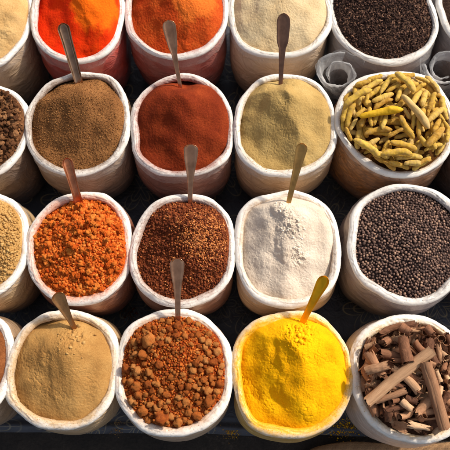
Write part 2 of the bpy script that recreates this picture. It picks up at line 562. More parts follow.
class Heap:
    """height of what fills a sack: sloping faces that meet in ridges below a rounded top"""
    def __init__(self, key, peak, height, facets, soft=0.006, fine=0.0012, mid=0.004, seed=None, floor=-0.016, low=None, flow=0.0000, clods=0.0, clod_scale=120, extra=None, scarps=(), plates=0.0):
        self.key = key; self.c = CEN[key]; self.a = RIMW[key]
        self.p = at(peak[0], peak[1], H_RIM + height * 0.6)[:2]
        self.h = height * HS; self.facets = [(az, sl * HS) for az, sl in facets]; self.soft = soft
        self.fine = fine; self.mid = mid; self.floor = floor
        self.seed = seed or hash_key(key) * 3 + 1
        self.low = low; self.flow = flow; self.clods = clods; self.cs = clod_scale
        self.extra = extra; self.scarps = scarps; self.plates = plates
        L = LINE[key]; self.N = outward(L); self.L = L
        self.inner = L - self.N * self.a * 0.45
        d = self.inner - self.c
        self.ang = np.arctan2(d[:, 1], d[:, 0]); self.rad = np.hypot(d[:, 0], d[:, 1])
        o = np.argsort(self.ang); self.ang = self.ang[o]; self.rad = self.rad[o]

    def R(self, th):
        return np.interp(th, np.concatenate([self.ang - 2 * PI, self.ang, self.ang + 2 * PI]), np.tile(self.rad, 3))

    def z(self, x, y, detail=True):
        x = np.asarray(x, float); y = np.asarray(y, float)
        dx = x - self.p[0]; dy = y - self.p[1]
        wx = x + 0.010 * perlin(x * 22, y * 22, self.seed + 1); wy = y + 0.010 * perlin(x * 22, y * 22, self.seed + 2)
        dxw = wx - self.p[0]; dyw = wy - self.p[1]
        vals = [(-(dxw * math.cos(R(az)) + dyw * math.sin(R(az))) * sl) for az, sl in self.facets]
        kk = self.soft
        m = -kk * np.log(sum(np.exp(-np.clip(v, -0.4, 0.4) / kk) for v in vals))       # soft minimum
        z = self.h + m
        fl = self.floor
        z = fl + 0.5 * ((z - fl) + np.sqrt((z - fl) ** 2 + 0.010 ** 2))
        q = np.hypot(x - self.c[0], y - self.c[1]) / self.R(np.arctan2(y - self.c[1], x - self.c[0]))
        edge = np.clip((q - 0.80) / 0.20, 0, 1)
        z = np.where(z > 0, z * (1 - 0.5 * edge ** 2), z) - 0.006 * edge ** 2
        if self.low is not None:                      # a hollow, where a spoon has dug in
            for (lx, ly, lr, ld) in self.low:
                pp = at(lx, ly)[:2]
                d2 = ((x - pp[0]) ** 2 + (y - pp[1]) ** 2) / lr ** 2
                z = z - ld * np.exp(-d2)
        for (x1, y1, x2, y2, hh, reach) in self.scarps:  # where powder has slid away and left a small cliff
            A = at(x1, y1, H_RIM + 0.03)[:2]; B = at(x2, y2, H_RIM + 0.03)[:2]
            ab = B - A; ln = np.hypot(*ab); ab = ab / ln
            jx = 0.020 * fbm(x * 17, y * 17, self.seed + 61, 4)
            t = ((x - A[0]) * ab[0] + (y - A[1]) * ab[1]) / ln
            d = -((x - A[0]) * -ab[1] + (y - A[1]) * ab[0]) + jx     # positive on the left seen from the camera
            win = np.clip(t * 4 + 0.4, 0, 1) * np.clip((1 - t) * 4 + 0.4, 0, 1)
            st = np.clip(d / 0.026, 0, 1); st = st * st * (3 - 2 * st)
            z = z - hh * 0.75 * win * st * np.exp(-(np.maximum(d, 0) / reach) ** 2)
        if detail:
            z = z + self.mid * fbm(x * 14, y * 14, self.seed + 5, 4, 0.36)
            if self.flow:                             # slipped sheets and little scarps running down the faces
                f = fbm(x * 22 + 0.6 * perlin(x * 30, y * 30, self.seed + 20), y * 17 + 0.9 * perlin(x * 20, y * 20, self.seed + 22), self.seed + 21, 4, 0.55)
                z = z + self.flow * 0.9 * (np.abs(f) - 0.25)
                t = perlin(x * 24 + 0.5 * f, y * 24 + 0.4 * f, self.seed + 23)
                z = z - self.flow * 0.55 * np.exp(-(t / 0.05) ** 2) * np.clip(perlin(x * 9, y * 9, self.seed + 29) * 3, 0, 1)
                st = fbm(x * 11 + 2, y * 11, self.seed + 27, 3) * 5
                z = z + self.flow * 0.5 * (np.floor(st) + np.clip((st - np.floor(st)) * 6, 0, 1)) * 0.5
            if self.plates:                           # packed powder breaking into plates with thin cracks
                qx = x * 26 + 0.5 * fbm(x * 40, y * 40, self.seed + 71, 3); qy = y * 20 + 0.5 * fbm(x * 40, y * 40, self.seed + 73, 3)
                e1, e2 = worley(qx, qy, self.seed + 75)
                mk = np.clip(0.15 + 1.8 * perlin(x * 15, y * 15, self.seed + 77), 0, 1)
                z = z - self.plates * mk * np.exp(-((e2 - e1) / 0.07) ** 2)
                z = z + self.plates * 1.3 * mk * (0.6 - e1)
                f1, f2 = worley(qx * 2.6, qy * 2.6, self.seed + 79)
                z = z + self.plates * 0.45 * (1 - mk) * np.clip(perlin(x * 34, y * 34, self.seed + 81) * 2, 0, 1) * (0.6 - f1)
            if self.clods:
                d1, d2 = worley(x * self.cs, y * self.cs, self.seed + 31)
                msk = np.clip(0.55 + 1.2 * perlin(x * 24, y * 24, self.seed + 37), 0, 1)
                z = z + self.clods * msk * np.clip(1 - d1 * 1.35, 0, 1) ** 0.6
                d1, d2 = worley(x * self.cs * 2.3, y * self.cs * 2.3, self.seed + 33)
                z = z + self.clods * 0.5 * np.clip(1 - d1 * 1.3, 0, 1) ** 0.6
            z = z + self.fine * 0.42 * fbm(x * 160, y * 160, self.seed + 9, 3, 0.7)
            if self.extra:
                z = z + self.extra(x, y)
        return H_RIM - 0.004 + z

    def mesh(self, rings=130, segs=460):
        th = np.arange(segs) / segs * 2 * PI
        q = np.concatenate([[0.004], np.linspace(0, 1, rings)[1:] ** 0.8])
        Q, T = np.meshgrid(q, th, indexing='ij')
        rad = self.R(T) * Q
        X = self.c[0] + rad * np.cos(T); Y = self.c[1] + rad * np.sin(T)
        Z = self.z(X, Y)
        # skirt that goes down out of sight inside the sack
        X = np.vstack([X, X[-1:], X[-1:] * 0.9 + self.c[0] * 0.1]); Y = np.vstack([Y, Y[-1:], Y[-1:] * 0.9 + self.c[1] * 0.1])
        Z = np.vstack([Z, Z[-1:] - 0.02, np.full((1, segs), H_RIM - 0.07)])
        org = (self.c[0], self.c[1], H_RIM - 0.05)
        V = np.stack([X - org[0], Y - org[1], Z - org[2]], -1).reshape(-1, 3)
        return mesh_np('heap', V, grid_faces(len(X), segs, False, True)), org

    def surface_points(self, n, qmax=0.97, rs=None):
        rs = rs or RNG
        out = np.zeros((0, 2))
        while len(out) < n:
            p = self.c + rs.uniform(-0.2, 0.2, (n * 2, 2))
            q = np.hypot(*(p - self.c).T) / self.R(np.arctan2(p[:, 1] - self.c[1], p[:, 0] - self.c[0]))
            out = np.vstack([out, p[q < qmax]])
        return out[:n]


def in_view(p, m=3):
    x, y = to_px(p)
    return -m < x < 450 + m and -m < y < 450 + m


def build_heap(h, name, label, mat, cat='spice heap'):
    me, org = h.mesh()
    o = link(name, me, mat)
    o.location = org
    return tag(o, label, cat, 'spices heaped in the open sacks')


_ico = {}


def ico(sub):
    if sub not in _ico:
        bm = bmesh.new()
        bmesh.ops.create_icosphere(bm, subdivisions=sub, radius=1.0)
        V = np.array([v.co[:] for v in bm.verts]); F = np.array([[v.index for v in f.verts] for f in bm.faces])
        bm.free()
        _ico[sub] = (V, F)
    return _ico[sub]


def lump_shape(seed, sub=3, amp=0.22, sq=(1, 1, 1), freq=1.3, fine=0.05, ffreq=4.0):
    V, F = ico(sub)
    out = []
    for v in V:
        p = Vector(v)
        d = 1 + amp * mnoise.noise(p * freq + Vector((seed * 7.3, seed * 1.7, 0))) + fine * mnoise.noise(p * ffreq + Vector((0, seed * 3.1, 5)))
        if fine:
            d += fine * 0.5 * mnoise.noise(p * ffreq * 2.3 + Vector((seed, 0, 9)))
        out.append(v * d * np.array(sq))
    return np.array(out), F


def rand_rot(n, rs):
    q = rs.normal(size=(n, 4)); q /= np.linalg.norm(q, axis=1)[:, None]
    w_, x, y, z = q.T
    return np.stack([np.stack([1 - 2 * (y * y + z * z), 2 * (x * y - z * w_), 2 * (x * z + y * w_)], -1),
                     np.stack([2 * (x * y + z * w_), 1 - 2 * (x * x + z * z), 2 * (y * z - x * w_)], -1),
                     np.stack([2 * (x * z - y * w_), 2 * (y * z + x * w_), 1 - 2 * (x * x + y * y)], -1)], 1)


def grains_mesh(name, pos, size, shapes, org, rs):
    """many loose grains as one mass"""
    Vs = []; Fs = []; base = 0
    Rm = rand_rot(len(pos), rs)
    for i in range(len(pos)):
        V, F = shapes[i % len(shapes)]
        Vs.append((V * size[i]) @ Rm[i].T + pos[i] - org)
        Fs.append(F + base); base += len(V)
    return mesh_np(name, np.concatenate(Vs), np.concatenate(Fs))


def add_crumbs(parent, h, n, smin, smax, mat, seed, power=2.5, sub=1, name='crumbs', qmax=0.97, mask=None, lift=0.35):
    rs = np.random.default_rng(seed)
    p = h.surface_points(int(n), qmax, rs)
    if mask is not None:
        p = p[rs.uniform(size=len(p)) < mask(p[:, 0], p[:, 1])]
    z = h.z(p[:, 0], p[:, 1])
    P3 = np.column_stack([p, z])
    x, y = to_px_arr(P3)
    ok = (x > -6) & (x < 456) & (y > -6) & (y < 456)
    P3 = P3[ok]
    size = (smin + (smax - smin) * rs.uniform(size=len(P3)) ** power) * PX
    P3[:, 2] += size * lift
    shapes = [lump_shape(seed + i, sub, 0.38, (1, rs.uniform(0.7, 1), rs.uniform(0.6, 0.9)), 1.4, 0.12 if sub > 1 else 0.0) for i in range(6)]
    org = np.array(parent.location)
    me = grains_mesh(name, P3, size, shapes, org, rs)
    o = link(name, me, mat, parent, smooth=(sub > 1))
    o['kind'] = 'stuff'
    return o


def to_px_arr(P):
    d = P - CAM
    z = d @ LOOK
    return 225 + F_PX * (d @ RIGHT) / z, 225 - F_PX * (d @ UP) / z


class Pile:
    """height field on which pieces come to rest one after another"""
    RES = 0.0014

    def __init__(self, h, sink=0.0):
        self.h = h
        self.x0 = h.L[:, 0].min() - 0.02; self.y0 = h.L[:, 1].min() - 0.02
        nx = int((h.L[:, 0].max() + 0.02 - self.x0) / self.RES); ny = int((h.L[:, 1].max() + 0.02 - self.y0) / self.RES)
        gx = self.x0 + np.arange(nx) * self.RES; gy = self.y0 + np.arange(ny) * self.RES
        GX, GY = np.meshgrid(gx, gy, indexing='ij')
        self.H = h.z(GX, GY, False) - sink
        q = np.hypot(GX - h.c[0], GY - h.c[1]) / h.R(np.arctan2(GY - h.c[1], GX - h.c[0]))
        self.H = np.where(q > 1.0, H_RIM + 0.004, self.H)
        self.owner = np.full(self.H.shape, -1)
        self.nx, self.ny = nx, ny

    def sample(self, x, y, r):
        i = np.clip(((x - self.x0) / self.RES).astype(int), 0, self.nx - 1); j = np.clip(((y - self.y0) / self.RES).astype(int), 0, self.ny - 1)
        k = max(1, int(r * 0.6 / self.RES))
        best = np.full(len(x), -9.0)
        for oi in (-k, 0, k):
            for oj in (-k, 0, k):
                best = np.maximum(best, self.H[np.clip(i + oi, 0, self.nx - 1), np.clip(j + oj, 0, self.ny - 1)])
        return best

    def stamp(self, x, y, z, r, idx):
        k = int(np.max(r) / self.RES) + 1
        for xx, yy, zz, rr in zip(x, y, z, r):
            i = int((xx - self.x0) / self.RES); j = int((yy - self.y0) / self.RES)
            i0, i1 = max(0, i - k), min(self.nx, i + k + 1); j0, j1 = max(0, j - k), min(self.ny, j + k + 1)
            if i0 >= i1 or j0 >= j1:
                continue
            GX, GY = np.meshgrid(self.x0 + np.arange(i0, i1) * self.RES, self.y0 + np.arange(j0, j1) * self.RES, indexing='ij')
            d2 = rr * rr - (GX - xx) ** 2 - (GY - yy) ** 2
            top = np.where(d2 > 0, zz + np.sqrt(np.maximum(d2, 0)), -9)
            sub = self.H[i0:i1, j0:j1]; m = top > sub
            sub[m] = top[m]; self.owner[i0:i1, j0:j1][m] = idx

    def drop_rod(self, x, y, yaw, half, r, idx, sink=0.25, maxtilt=0.55, bend=0.0, trial=False):
        t = np.linspace(-1, 1, 9)
        px = x + np.cos(yaw) * half * t - np.sin(yaw) * bend * (1 - t * t) ; py = y + np.sin(yaw) * half * t + np.cos(yaw) * bend * (1 - t * t)
        s = self.sample(px, py, r)
        b = np.polyfit(t * half, s, 1)[0]
        b = max(-maxtilt, min(maxtilt, b))
        a = np.percentile(s - b * t * half, 88)
        z = a + b * t * half + r * (1 - sink)
        if trial:
            return float(np.mean(z) - H_RIM - 0.020 * (1 - (math.hypot(x - self.h.c[0], y - self.h.c[1]) / 0.13) ** 2) + 0.2 * np.ptp(z)), 0.0
        self.stamp(px, py, z, np.full(9, r), idx)
        return a + r * (1 - sink), math.atan(b)

    def drop_ball(self, x, y, r, idx, sink=0.3):
        s = np.percentile(self.sample(np.array([x, x + r * .5, x - r * .5, x, x]), np.array([y, y, y, y + r * .5, y - r * .5]), r * 0.5), 70)
        z = s + r * (1 - sink)
        self.stamp(np.array([x]), np.array([y]), np.array([z]), np.array([r]), idx)
        return z

    def seen(self, n):
        return np.bincount(self.owner[self.owner >= 0].ravel(), minlength=n)


def place(me, name, loc, rot, scale, label, cat, group):
    o = bpy.data.objects.new(name, me)
    o.location = loc
    if isinstance(rot, Matrix):
        o.rotation_euler = rot.to_euler()
    else:
        o.rotation_euler = rot
    o.scale = scale if hasattr(scale, '__len__') else (scale,) * 3
    COL.objects.link(o)
    return tag(o, label, cat, group)


# ================================================================== the setting
def build_ground():
    k = NT('dark_earth')
    n1 = k.noise(7, 6, 0.65); n2 = k.noise(120, 5, 0.7)
    c = k.ramp(k.math('ADD', k.math('MULTIPLY', n1, 0.6), k.math('MULTIPLY', n2, 0.4)), [(0.36, srgb(28, 24, 22)), (0.55, srgb(54, 46, 40)), (0.7, srgb(88, 76, 66))])
    k.put(k.b.inputs['Base Color'], c)
    k.b.inputs['Roughness'].default_value = 0.95
    k.put(k.b.inputs['Normal'], k.bump(n2, 0.8, 0.01))
    n = 60
    g = np.concatenate([np.linspace(-40, -2, 12), np.linspace(-1.8, 1.8, n), np.linspace(2, 40, 12)])
    X, Y = np.meshgrid(g, g, indexing='ij')
    Z = -0.022 + 0.003 * fbm(X * 4, Y * 4, 3, 3)
    me = mesh_np('ground', np.stack([X, Y, Z], -1).reshape(-1, 3), grid_faces(len(g), len(g)))
    tag(link('ground', me, k.m), kind='structure')


def build_mat():
    k = NT('printed_mat')
    vo = k.t.nodes.new('ShaderNodeTexVoronoi')
    vo.inputs['Scale'].default_value = 6.5
    vo.voronoi_dimensions = '2D'
    k.put(vo.inputs['Vector'], k.obj())
    sub = k.t.nodes.new('ShaderNodeVectorMath'); sub.operation = 'SUBTRACT'
    mul = k.t.nodes.new('ShaderNodeVectorMath'); mul.operation = 'SCALE'
    mul.inputs['Scale'].default_value = 1.0
    k.put(mul.inputs[0], k.obj())
    k.put(sub.inputs[0], mul.outputs[0]); k.put(sub.inputs[1], vo.outputs['Position'])
    sx = k.t.nodes.new('ShaderNodeSeparateXYZ'); k.put(sx.inputs[0], sub.outputs[0])
    ang = k.math('ARCTAN2', sx.outputs[1], sx.outputs[0])
    ln = k.t.nodes.new('ShaderNodeVectorMath'); ln.operation = 'LENGTH'; k.put(ln.inputs[0], sub.outputs[0])
    r = ln.outputs['Value']
    pet = k.math('MULTIPLY', k.math('ADD', k.math('MULTIPLY', k.math('ABSOLUTE', k.math('COSINE', k.math('MULTIPLY', ang, 3.0))), 0.6), 0.4), 0.085)
    line1 = k.math('ABSOLUTE', k.math('SUBTRACT', r, pet))
    line2 = k.math('ABSOLUTE', k.math('SUBTRACT', r, k.math('MULTIPLY', pet, 0.6)))
    vein = k.math('MULTIPLY', k.math('ABSOLUTE', k.math('SINE', k.math('MULTIPLY', ang, 3.0))), r)
    vein = k.math('ADD', vein, k.math('MULTIPLY', k.math('GREATER_THAN', r, pet), 1.0))
    d = k.math('MINIMUM', k.math('MINIMUM', line1, line2), vein)
    m = k.ramp(d, [(0.0009, 1.0), (0.0028, 0.0)])
    wear = k.ramp(k.noise(9, 4, 0.6), [(0.36, 0.0), (0.58, 0.95)])
    base = k.mix(k.noise(12, 5, 0.6), srgb(52, 54, 62), srgb(76, 78, 86))
    gold = k.mix(k.noise(4, 2), srgb(186, 158, 92), srgb(128, 136, 134))
    c = k.mix(k.math('MULTIPLY', m, wear), base, gold)
    dust = k.ramp(k.noise(28, 6, 0.7), [(0.52, 0.0), (0.75, 0.28)])
    c = k.mix(dust, c, srgb(92, 80, 66))
    k.put(k.b.inputs['Base Color'], c)
    k.b.inputs['Roughness'].default_value = 0.42
    k.b.inputs['Specular IOR Level'].default_value = 0.45
    k.put(k.b.inputs['Normal'], k.bump(k.noise(22, 5, 0.6, dist=0.7), 0.35, 0.02))
    nx, ny = 200, 110
    xs = np.linspace(-1.15, 1.15, nx); u = np.linspace(0, 1, ny)
    fy = at(225, 434.5, 0.0)[1]
    X, U = np.meshgrid(xs, u, indexing='ij')
    front = fy + 0.006 * fbm(X * 3, X * 0 + 1, 5, 3) - 0.010 * X
    Y = front + (1.5 - front) * U ** 1.4
    Z = 0.0012 * fbm(X * 9, Y * 9, 8, 3) - 0.001
    hem = np.exp(-((Y - front - 0.020) / 0.010) ** 2)
    Z = Z + 0.007 * hem * (1 + 0.4 * perlin(X * 14, Y * 3, 4)) - 0.004 * np.exp(-((Y - front - 0.036) / 0.005) ** 2)
    V = np.stack([X, Y, Z], -1)
    lip = V[:, :1].copy(); lip[..., 2] = -0.022
    V = np.concatenate([lip, V], 1).reshape(-1, 3)
    me = mesh_np('printed_mat', V, grid_faces(nx, ny + 1))
    o = link('ground_mat', me, k.m)
    tag(o, 'dark navy plastic mat with a faint gold leaf print spread under all the sacks', 'mat')


def build_burlap():
    k = NT('burlap')
    w1 = k.t.nodes.new('ShaderNodeTexWave'); w1.inputs['Scale'].default_value = 95; w1.bands_direction = 'X'
    w2 = k.t.nodes.new('ShaderNodeTexWave'); w2.inputs['Scale'].default_value = 95; w2.bands_direction = 'Y'
    for w_ in (w1, w2):
        w_.inputs['Distortion'].default_value = 1.2
        w_.inputs['Detail'].default_value = 2
        w_.inputs['Detail Scale'].default_value = 2
        k.put(w_.inputs['Vector'], k.obj())
    hgt = k.math('MAXIMUM', w1.outputs['Fac'], w2.outputs['Fac'])
    c = k.mix(hgt, srgb(82, 58, 38), srgb(176, 138, 98))
    c = k.mix(k.ramp(k.noise(30, 5, 0.7), [(0.35, 0.0), (0.7, 0.6)]), c, srgb(140, 106, 74))
    k.put(k.b.inputs['Base Color'], c)
    k.b.inputs['Roughness'].default_value = 0.95
    k.put(k.b.inputs['Normal'], k.bump(hgt, 0.8, 0.003))
    n, m = 160, 40
    tops = [(312, 450), (322, 447), (334, 444.5), (347, 443), (362, 443), (380, 444.5), (398, 446.5), (418, 446.5), (436, 445), (452, 443), (474, 442)]
    w0 = np.array([at(x, y, 0.03)[:2] for x, y in tops])
    xs = np.linspace(w0[0, 0] - 0.03, w0[-1, 0], n)
    ye = np.interp(xs, w0[:, 0], w0[:, 1])
    ye[xs < w0[0, 0]] -= (w0[0, 0] - xs[xs < w0[0, 0]]) * 1.2
    ker = np.hanning(13); ker /= ker.sum()
    ye = np.convolve(np.pad(ye, 6, 'edge'), ker, 'valid') + 0.0012 * perlin(xs * 90, xs * 0, 4)
    u = np.linspace(0, 1, m)
    X, U = np.meshgrid(xs, u, indexing='ij')
    Y = ye[:, None] - 0.34 * U
    Z = 0.026 + 0.004 * fbm(X * 8, Y * 8, 12, 3) + 0.006 * np.exp(-((U - 0.04) / 0.03) ** 2) - 0.045 * U ** 2
    V = np.stack([X, Y, np.maximum(Z, -0.016)], -1)
    e = V[:, :1].copy(); e[..., 1] += 0.004; e[..., 2] -= 0.006
    e2 = e.copy(); e2[..., 1] -= 0.002; e2[..., 2] = -0.02
    V = np.concatenate([e2, e, V], 1).reshape(-1, 3)
    o = link('burlap_cloth', mesh_np('burlap_cloth', V, grid_faces(n, m + 2)), k.m)
    tag(o, 'brown woven burlap cloth folded at the front edge below the bark sack', 'burlap')


build_ground()
build_mat()
build_burlap()

# ================================================================== sacks
S = srgb
SACKS = {
 'A0': (S(169, 139, 107), S(207, 177, 141), S(150, 112, 66), 0.25, 'plastic sack of pale tan powder in the top left corner of the photo', None, 0.03),
 'A1': (S(169, 41, 29), S(207, 71, 52), S(170, 60, 36), 0.2, 'sack with red film sides and white rim holding glowing orange red powder', None, 0.045),
 'A2': (S(145, 52, 39), S(179, 86, 71), S(160, 70, 44), 0.25, 'sack with dull red sides holding rust orange powder behind the brick red one', None, 0.040),
 'A3': (S(190, 160, 124), S(226, 200, 169), S(176, 150, 112), 0.18, 'sack with cream sides holding pale beige powder beside the dark clove sack', None, 0.03),
 'A4': (S(99, 94, 99), S(145, 141, 145), S(120, 100, 90), 0.15, 'white rimmed grey sack full of dark brown clove bits', None, 0.05),
 'A5': (S(111, 103, 103), S(154, 145, 143), S(120, 100, 90), 0.15, 'partly cut off sack in the top right corner with a white rim', None, None),
 'B0': (S(90, 67, 50), S(128, 99, 73), S(90, 62, 40), 0.2, 'sack of dark brown lumpy clods cut by the left edge of the photo', None, None),
 'B1': (S(145, 116, 90), S(185, 156, 126), S(112, 78, 48), 0.55, 'sack with greyish tan sides holding brown ground spice with a steel scoop', None, 0.03),
 'B2': (S(122, 71, 56), S(158, 107, 88), S(134, 58, 34), 0.55, 'sack with brownish red sides holding brick red powder', None, 0.035),
 'B3': (S(177, 143, 107), S(217, 188, 149), S(168, 138, 90), 0.25, 'sack with tan sides holding olive beige powder in front of the cream one', None, 0.035),
 'B4': (S(169, 111, 60), S(205, 147, 88), S(170, 130, 70), 0.15, 'sack of dried turmeric fingers with brown roots showing through its side', S(78, 46, 26), 0.022),
 'B5': (S(94, 65, 48), S(124, 90, 69), S(120, 100, 80), 0.2, 'brown sided sack almost out of frame right of the turmeric fingers', None, None),
 'C0': (S(192, 156, 107), S(226, 192, 143), S(170, 132, 80), 0.25, 'sack with tan sides holding pale tan crumbs cut by the left edge', None, 0.03),
 'C1': (S(137, 75, 50), S(179, 113, 75), S(190, 104, 50), 0.5, 'sack of crumbly orange spice with a copper spoon stuck in it', None, 0.028),
 'C2': (S(126, 79, 60), S(166, 118, 92), S(130, 78, 48), 0.42, 'sack of dark reddish brown mix with a sunlit orange patch on top', None, 0.03),
 'C3': (S(207, 171, 128), S(236, 207, 169), S(190, 150, 100), 0.22, 'sack of off white flour like powder in the middle of the rows', None, 0.03),
 'C4': (S(107, 96, 103), S(154, 143, 147), S(130, 110, 100), 0.12, 'sack with grey mauve film sides full of black peppercorns', None, 0.06),
 'C5': (S(84, 37, 31), S(111, 54, 46), S(110, 70, 60), 0.2, 'dark maroon sack almost out of frame right of the peppercorns', None, None),
 'D0': (S(158, 124, 92), S(190, 158, 122), S(140, 90, 54), 0.3, 'sack of dull brown powder of which only a sliver shows in the lower left', None, None),
 'D1': (S(196, 160, 113), S(228, 194, 149), S(186, 148, 94), 0.7, 'front sack of smooth tan powder with a dull brown spoon at its back', None, 0.025),
 'D2': (S(207, 171, 137), S(234, 207, 175), S(190, 140, 90), 0.35, 'front sack of round orange brown lumps beside the bright yellow one', None, 0.02),
 'D3': (S(236, 179, 73), S(250, 215, 126), S(228, 172, 40), 1.15, 'front sack of bright yellow turmeric powder with yellow stains on its rim', None, 0.025),
 'D4': (S(196, 175, 164), S(228, 211, 202), S(206, 160, 70), 0.28, 'front sack of brown bark curls with a few yellow smears on its rim', None, 0.03),
}
for key, (ta, tb, st, am, lb, pat, cf) in SACKS.items():
    build_sack(key, ta, tb, st, am, lb, pat, cf)

# film sticking up from the rim of the clove sack
# ================================================================== powders
HEAP = {}


def blob(px, py, r):
    c = at(px, py)[:2]
    return lambda x, y: np.exp(-((x - c[0]) ** 2 + (y - c[1]) ** 2) / r ** 2)


def powder(key, name, label, mat, **kw):
    h = Heap(key, **kw)
    HEAP[key] = h
    return build_heap(h, name, label, mat)


M = {}
M['A0'] = powder_mat('tan_powder_pale', S(170, 132, 82), S(196, 158, 104), S(212, 178, 124), 300, 0.5)
powder('A0', 'powder_heap', 'tan powder with smooth pale face in the top left corner sack', M['A0'], peak=(-6, 14), height=0.050, facets=[(200, .3), (310, .42), (20, .34), (110, .3)], mid=0.003, flow=0.0006, scarps=[(-4, -10, 12, 40, 0.008, .05)], plates=0.0014)
M['A1'] = powder_mat('orange_red_powder', S(210, 34, 4), S(230, 52, 6), S(238, 72, 10), 320, 0.5, lit_patch=((0.056, -0.03, 0.070), S(242, 126, 18)))  # sunlight on the right slope is put into the colour
powder('A1', 'powder_heap', 'vivid orange red powder in the red sided back row sack', M['A1'], peak=(82, -4), height=0.055, facets=[(205, .50), (250, .42), (330, .30), (30, .3), (110, .4)], mid=0.003, flow=0.0002, scarps=[(84, -20, 92, 56, 0.006, .05)])
M['A2'] = powder_mat('rust_orange_powder', S(158, 50, 16), S(182, 68, 22), S(204, 94, 36), 240, 0.8, lit_patch=((0.055, -0.02, 0.062), S(232, 120, 42)))  # paler colour here stands for the sunlit slope
powder('A2', 'powder_heap', 'grainy rust orange powder with a sunlit orange slope in the back row', M['A2'], peak=(176, -6), height=0.055, facets=[(210, .48), (262, .40), (320, .26), (20, .3), (110, .4)], mid=0.004, fine=0.002, scarps=[(186, -20, 188, 50, 0.006, .05)])
M['A3'] = powder_mat('cream_powder', S(188, 160, 118), S(206, 182, 142), S(220, 200, 162), 340, 0.5)
powder('A3', 'powder_heap', 'pale cream beige powder in the back row behind the brown handled spoon', M['A3'], peak=(276, 2), height=0.045, facets=[(200, .30), (270, .34), (330, .26), (60, .3), (130, .3)], mid=0.003, flow=0.0004, scarps=[(278, -20, 250, 30, 0.004, .05)], plates=0.0008)
M['B1'] = powder_mat('brown_ground_spice', S(96, 62, 34), S(126, 84, 48), S(154, 108, 64), 260, 0.6)
b1 = powder('B1', 'powder_heap', 'coarse brown ground spice with a lighter sunlit top', M['B1'], peak=(80, 100), height=0.052, facets=[(190, .36), (235, .40), (280, .34), (340, .28), (60, .50), (120, .6)], mid=0.004, fine=0.0022, low=[(82, 82, .045, .022), (50, 92, .03, .01), (108, 90, .03, .012)])
M['B2'] = powder_mat('brick_red_powder', S(94, 30, 12), S(120, 44, 18), S(148, 62, 28), 280, 0.6)
powder('B2', 'powder_heap', 'brick red powder heaped into a rounded cone', M['B2'], peak=(181, 104), height=0.060, facets=[(185, .42), (235, .46), (285, .40), (330, .36), (30, .4), (100, .6), (140, .5)], mid=0.003, fine=0.0014, flow=0.0002, low=[(190, 84, .045, .022)])
M['B3'] = powder_mat('olive_beige_powder', S(158, 128, 76), S(176, 146, 90), S(192, 164, 108), 320, 0.55)
powder('B3', 'powder_heap', 'olive beige powder with a ridge running down its front', M['B3'], peak=(285, 100), height=0.058, facets=[(186, .50), (236, .46), (318, .34), (5, .34), (60, .5), (120, .6)], mid=0.0035, flow=0.0008, low=[(280, 84, .03, .012)], soft=0.0022, plates=0.0012)
M['C3'] = powder_mat('off_white_powder', S(194, 176, 156), S(210, 194, 176), S(224, 210, 192), 300, 0.45)
powder('C3', 'powder_heap', 'off white flour like powder with a crumbled bright crest', M['C3'], peak=(284, 214), height=0.050, facets=[(188, .46), (225, .34), (310, .30), (345, .30), (70, .5), (120, .6)], mid=0.0035, flow=0.0008, soft=0.004, low=[(288, 202, .025, .008)], scarps=[(276, 206, 292, 268, 0.012, .05)], extra=lambda x, y: (blob(291, 232, 0.032)(x, y) + blob(281, 212, 0.026)(x, y) + blob(297, 258, 0.026)(x, y)) * 0.008 * np.abs(fbm(x * 48, y * 48, 301, 4, 0.6)), plates=0.0008)
M['D1'] = powder_mat('smooth_tan_powder', S(146, 104, 56), S(166, 124, 70), S(182, 142, 86), 300, 0.45)
d1 = powder('D1', 'powder_heap', 'smooth tan powder with cracks and slipped flakes in the front left sack', M['D1'], peak=(66, 352), height=0.050, facets=[(190, .38), (235, .34), (290, .30), (340, .32), (60, .4), (120, .5)], mid=0.003, flow=0.0007, soft=0.008, low=[(82, 328, .045, .020), (108, 345, .03, .012)], scarps=[(48, 334, 58, 405, 0.006, .035), (86, 340, 70, 352, 0.007, .02)], extra=lambda x, y: blob(76, 340, 0.036)(x, y) * 0.009 * (np.abs(fbm(x * 34, y * 34, 305, 4, 0.6)) - 0.2), plates=0.0012)
M['D3'] = powder_mat('yellow_powder', S(222, 148, 0), S(236, 170, 2), S(246, 186, 8), 300, 0.4)
d3 = powder('D3', 'powder_heap', 'bright yellow turmeric powder, packed smooth and crumbling at the top', M['D3'], peak=(296, 348), height=0.060, facets=[(188, .48), (228, .40), (300, .28), (345, .34), (60, .42), (120, .5)], mid=0.003, flow=0.0008, soft=0.004, low=[(305, 325, .04, .018), (340, 360, .035, .010)], scarps=[(280, 340, 284, 408, 0.012, .05), (262, 352, 268, 400, 0.004, .03)], extra=lambda x, y: blob(298, 336, 0.040)(x, y) * 0.010 * (np.abs(fbm(x * 40, y * 40, 303, 4, 0.6)) - 0.2), plates=0.0018)
M['D0'] = powder_mat('rust_brown_powder', S(96, 54, 28), S(120, 70, 38), S(146, 92, 54), 240, 0.8)
powder('D0', 'powder_heap', 'dull brown powder in the sack cut off at the lower left', M['D0'], peak=(-36, 360), height=0.04, facets=[(190, .3), (270, .3), (350, .3), (80, .3)])
M['A5'] = powder_mat('dark_leaf_spice', S(60, 44, 36), S(84, 62, 50), S(110, 86, 68), 160, 1.0)
powder('A5', 'spice_heap', 'dark spice in the sack cut off at the top right corner', M['A5'], peak=(486, 2), height=0.03, facets=[(190, .2), (270, .2), (350, .2), (80, .2)], fine=0.003)
powder('B5', 'spice_heap', 'spice in the sack almost out of frame beside the turmeric fingers', M['A5'], peak=(506, 120), height=0.03, facets=[(190, .2), (270, .2), (350, .2), (80, .2)], fine=0.003)
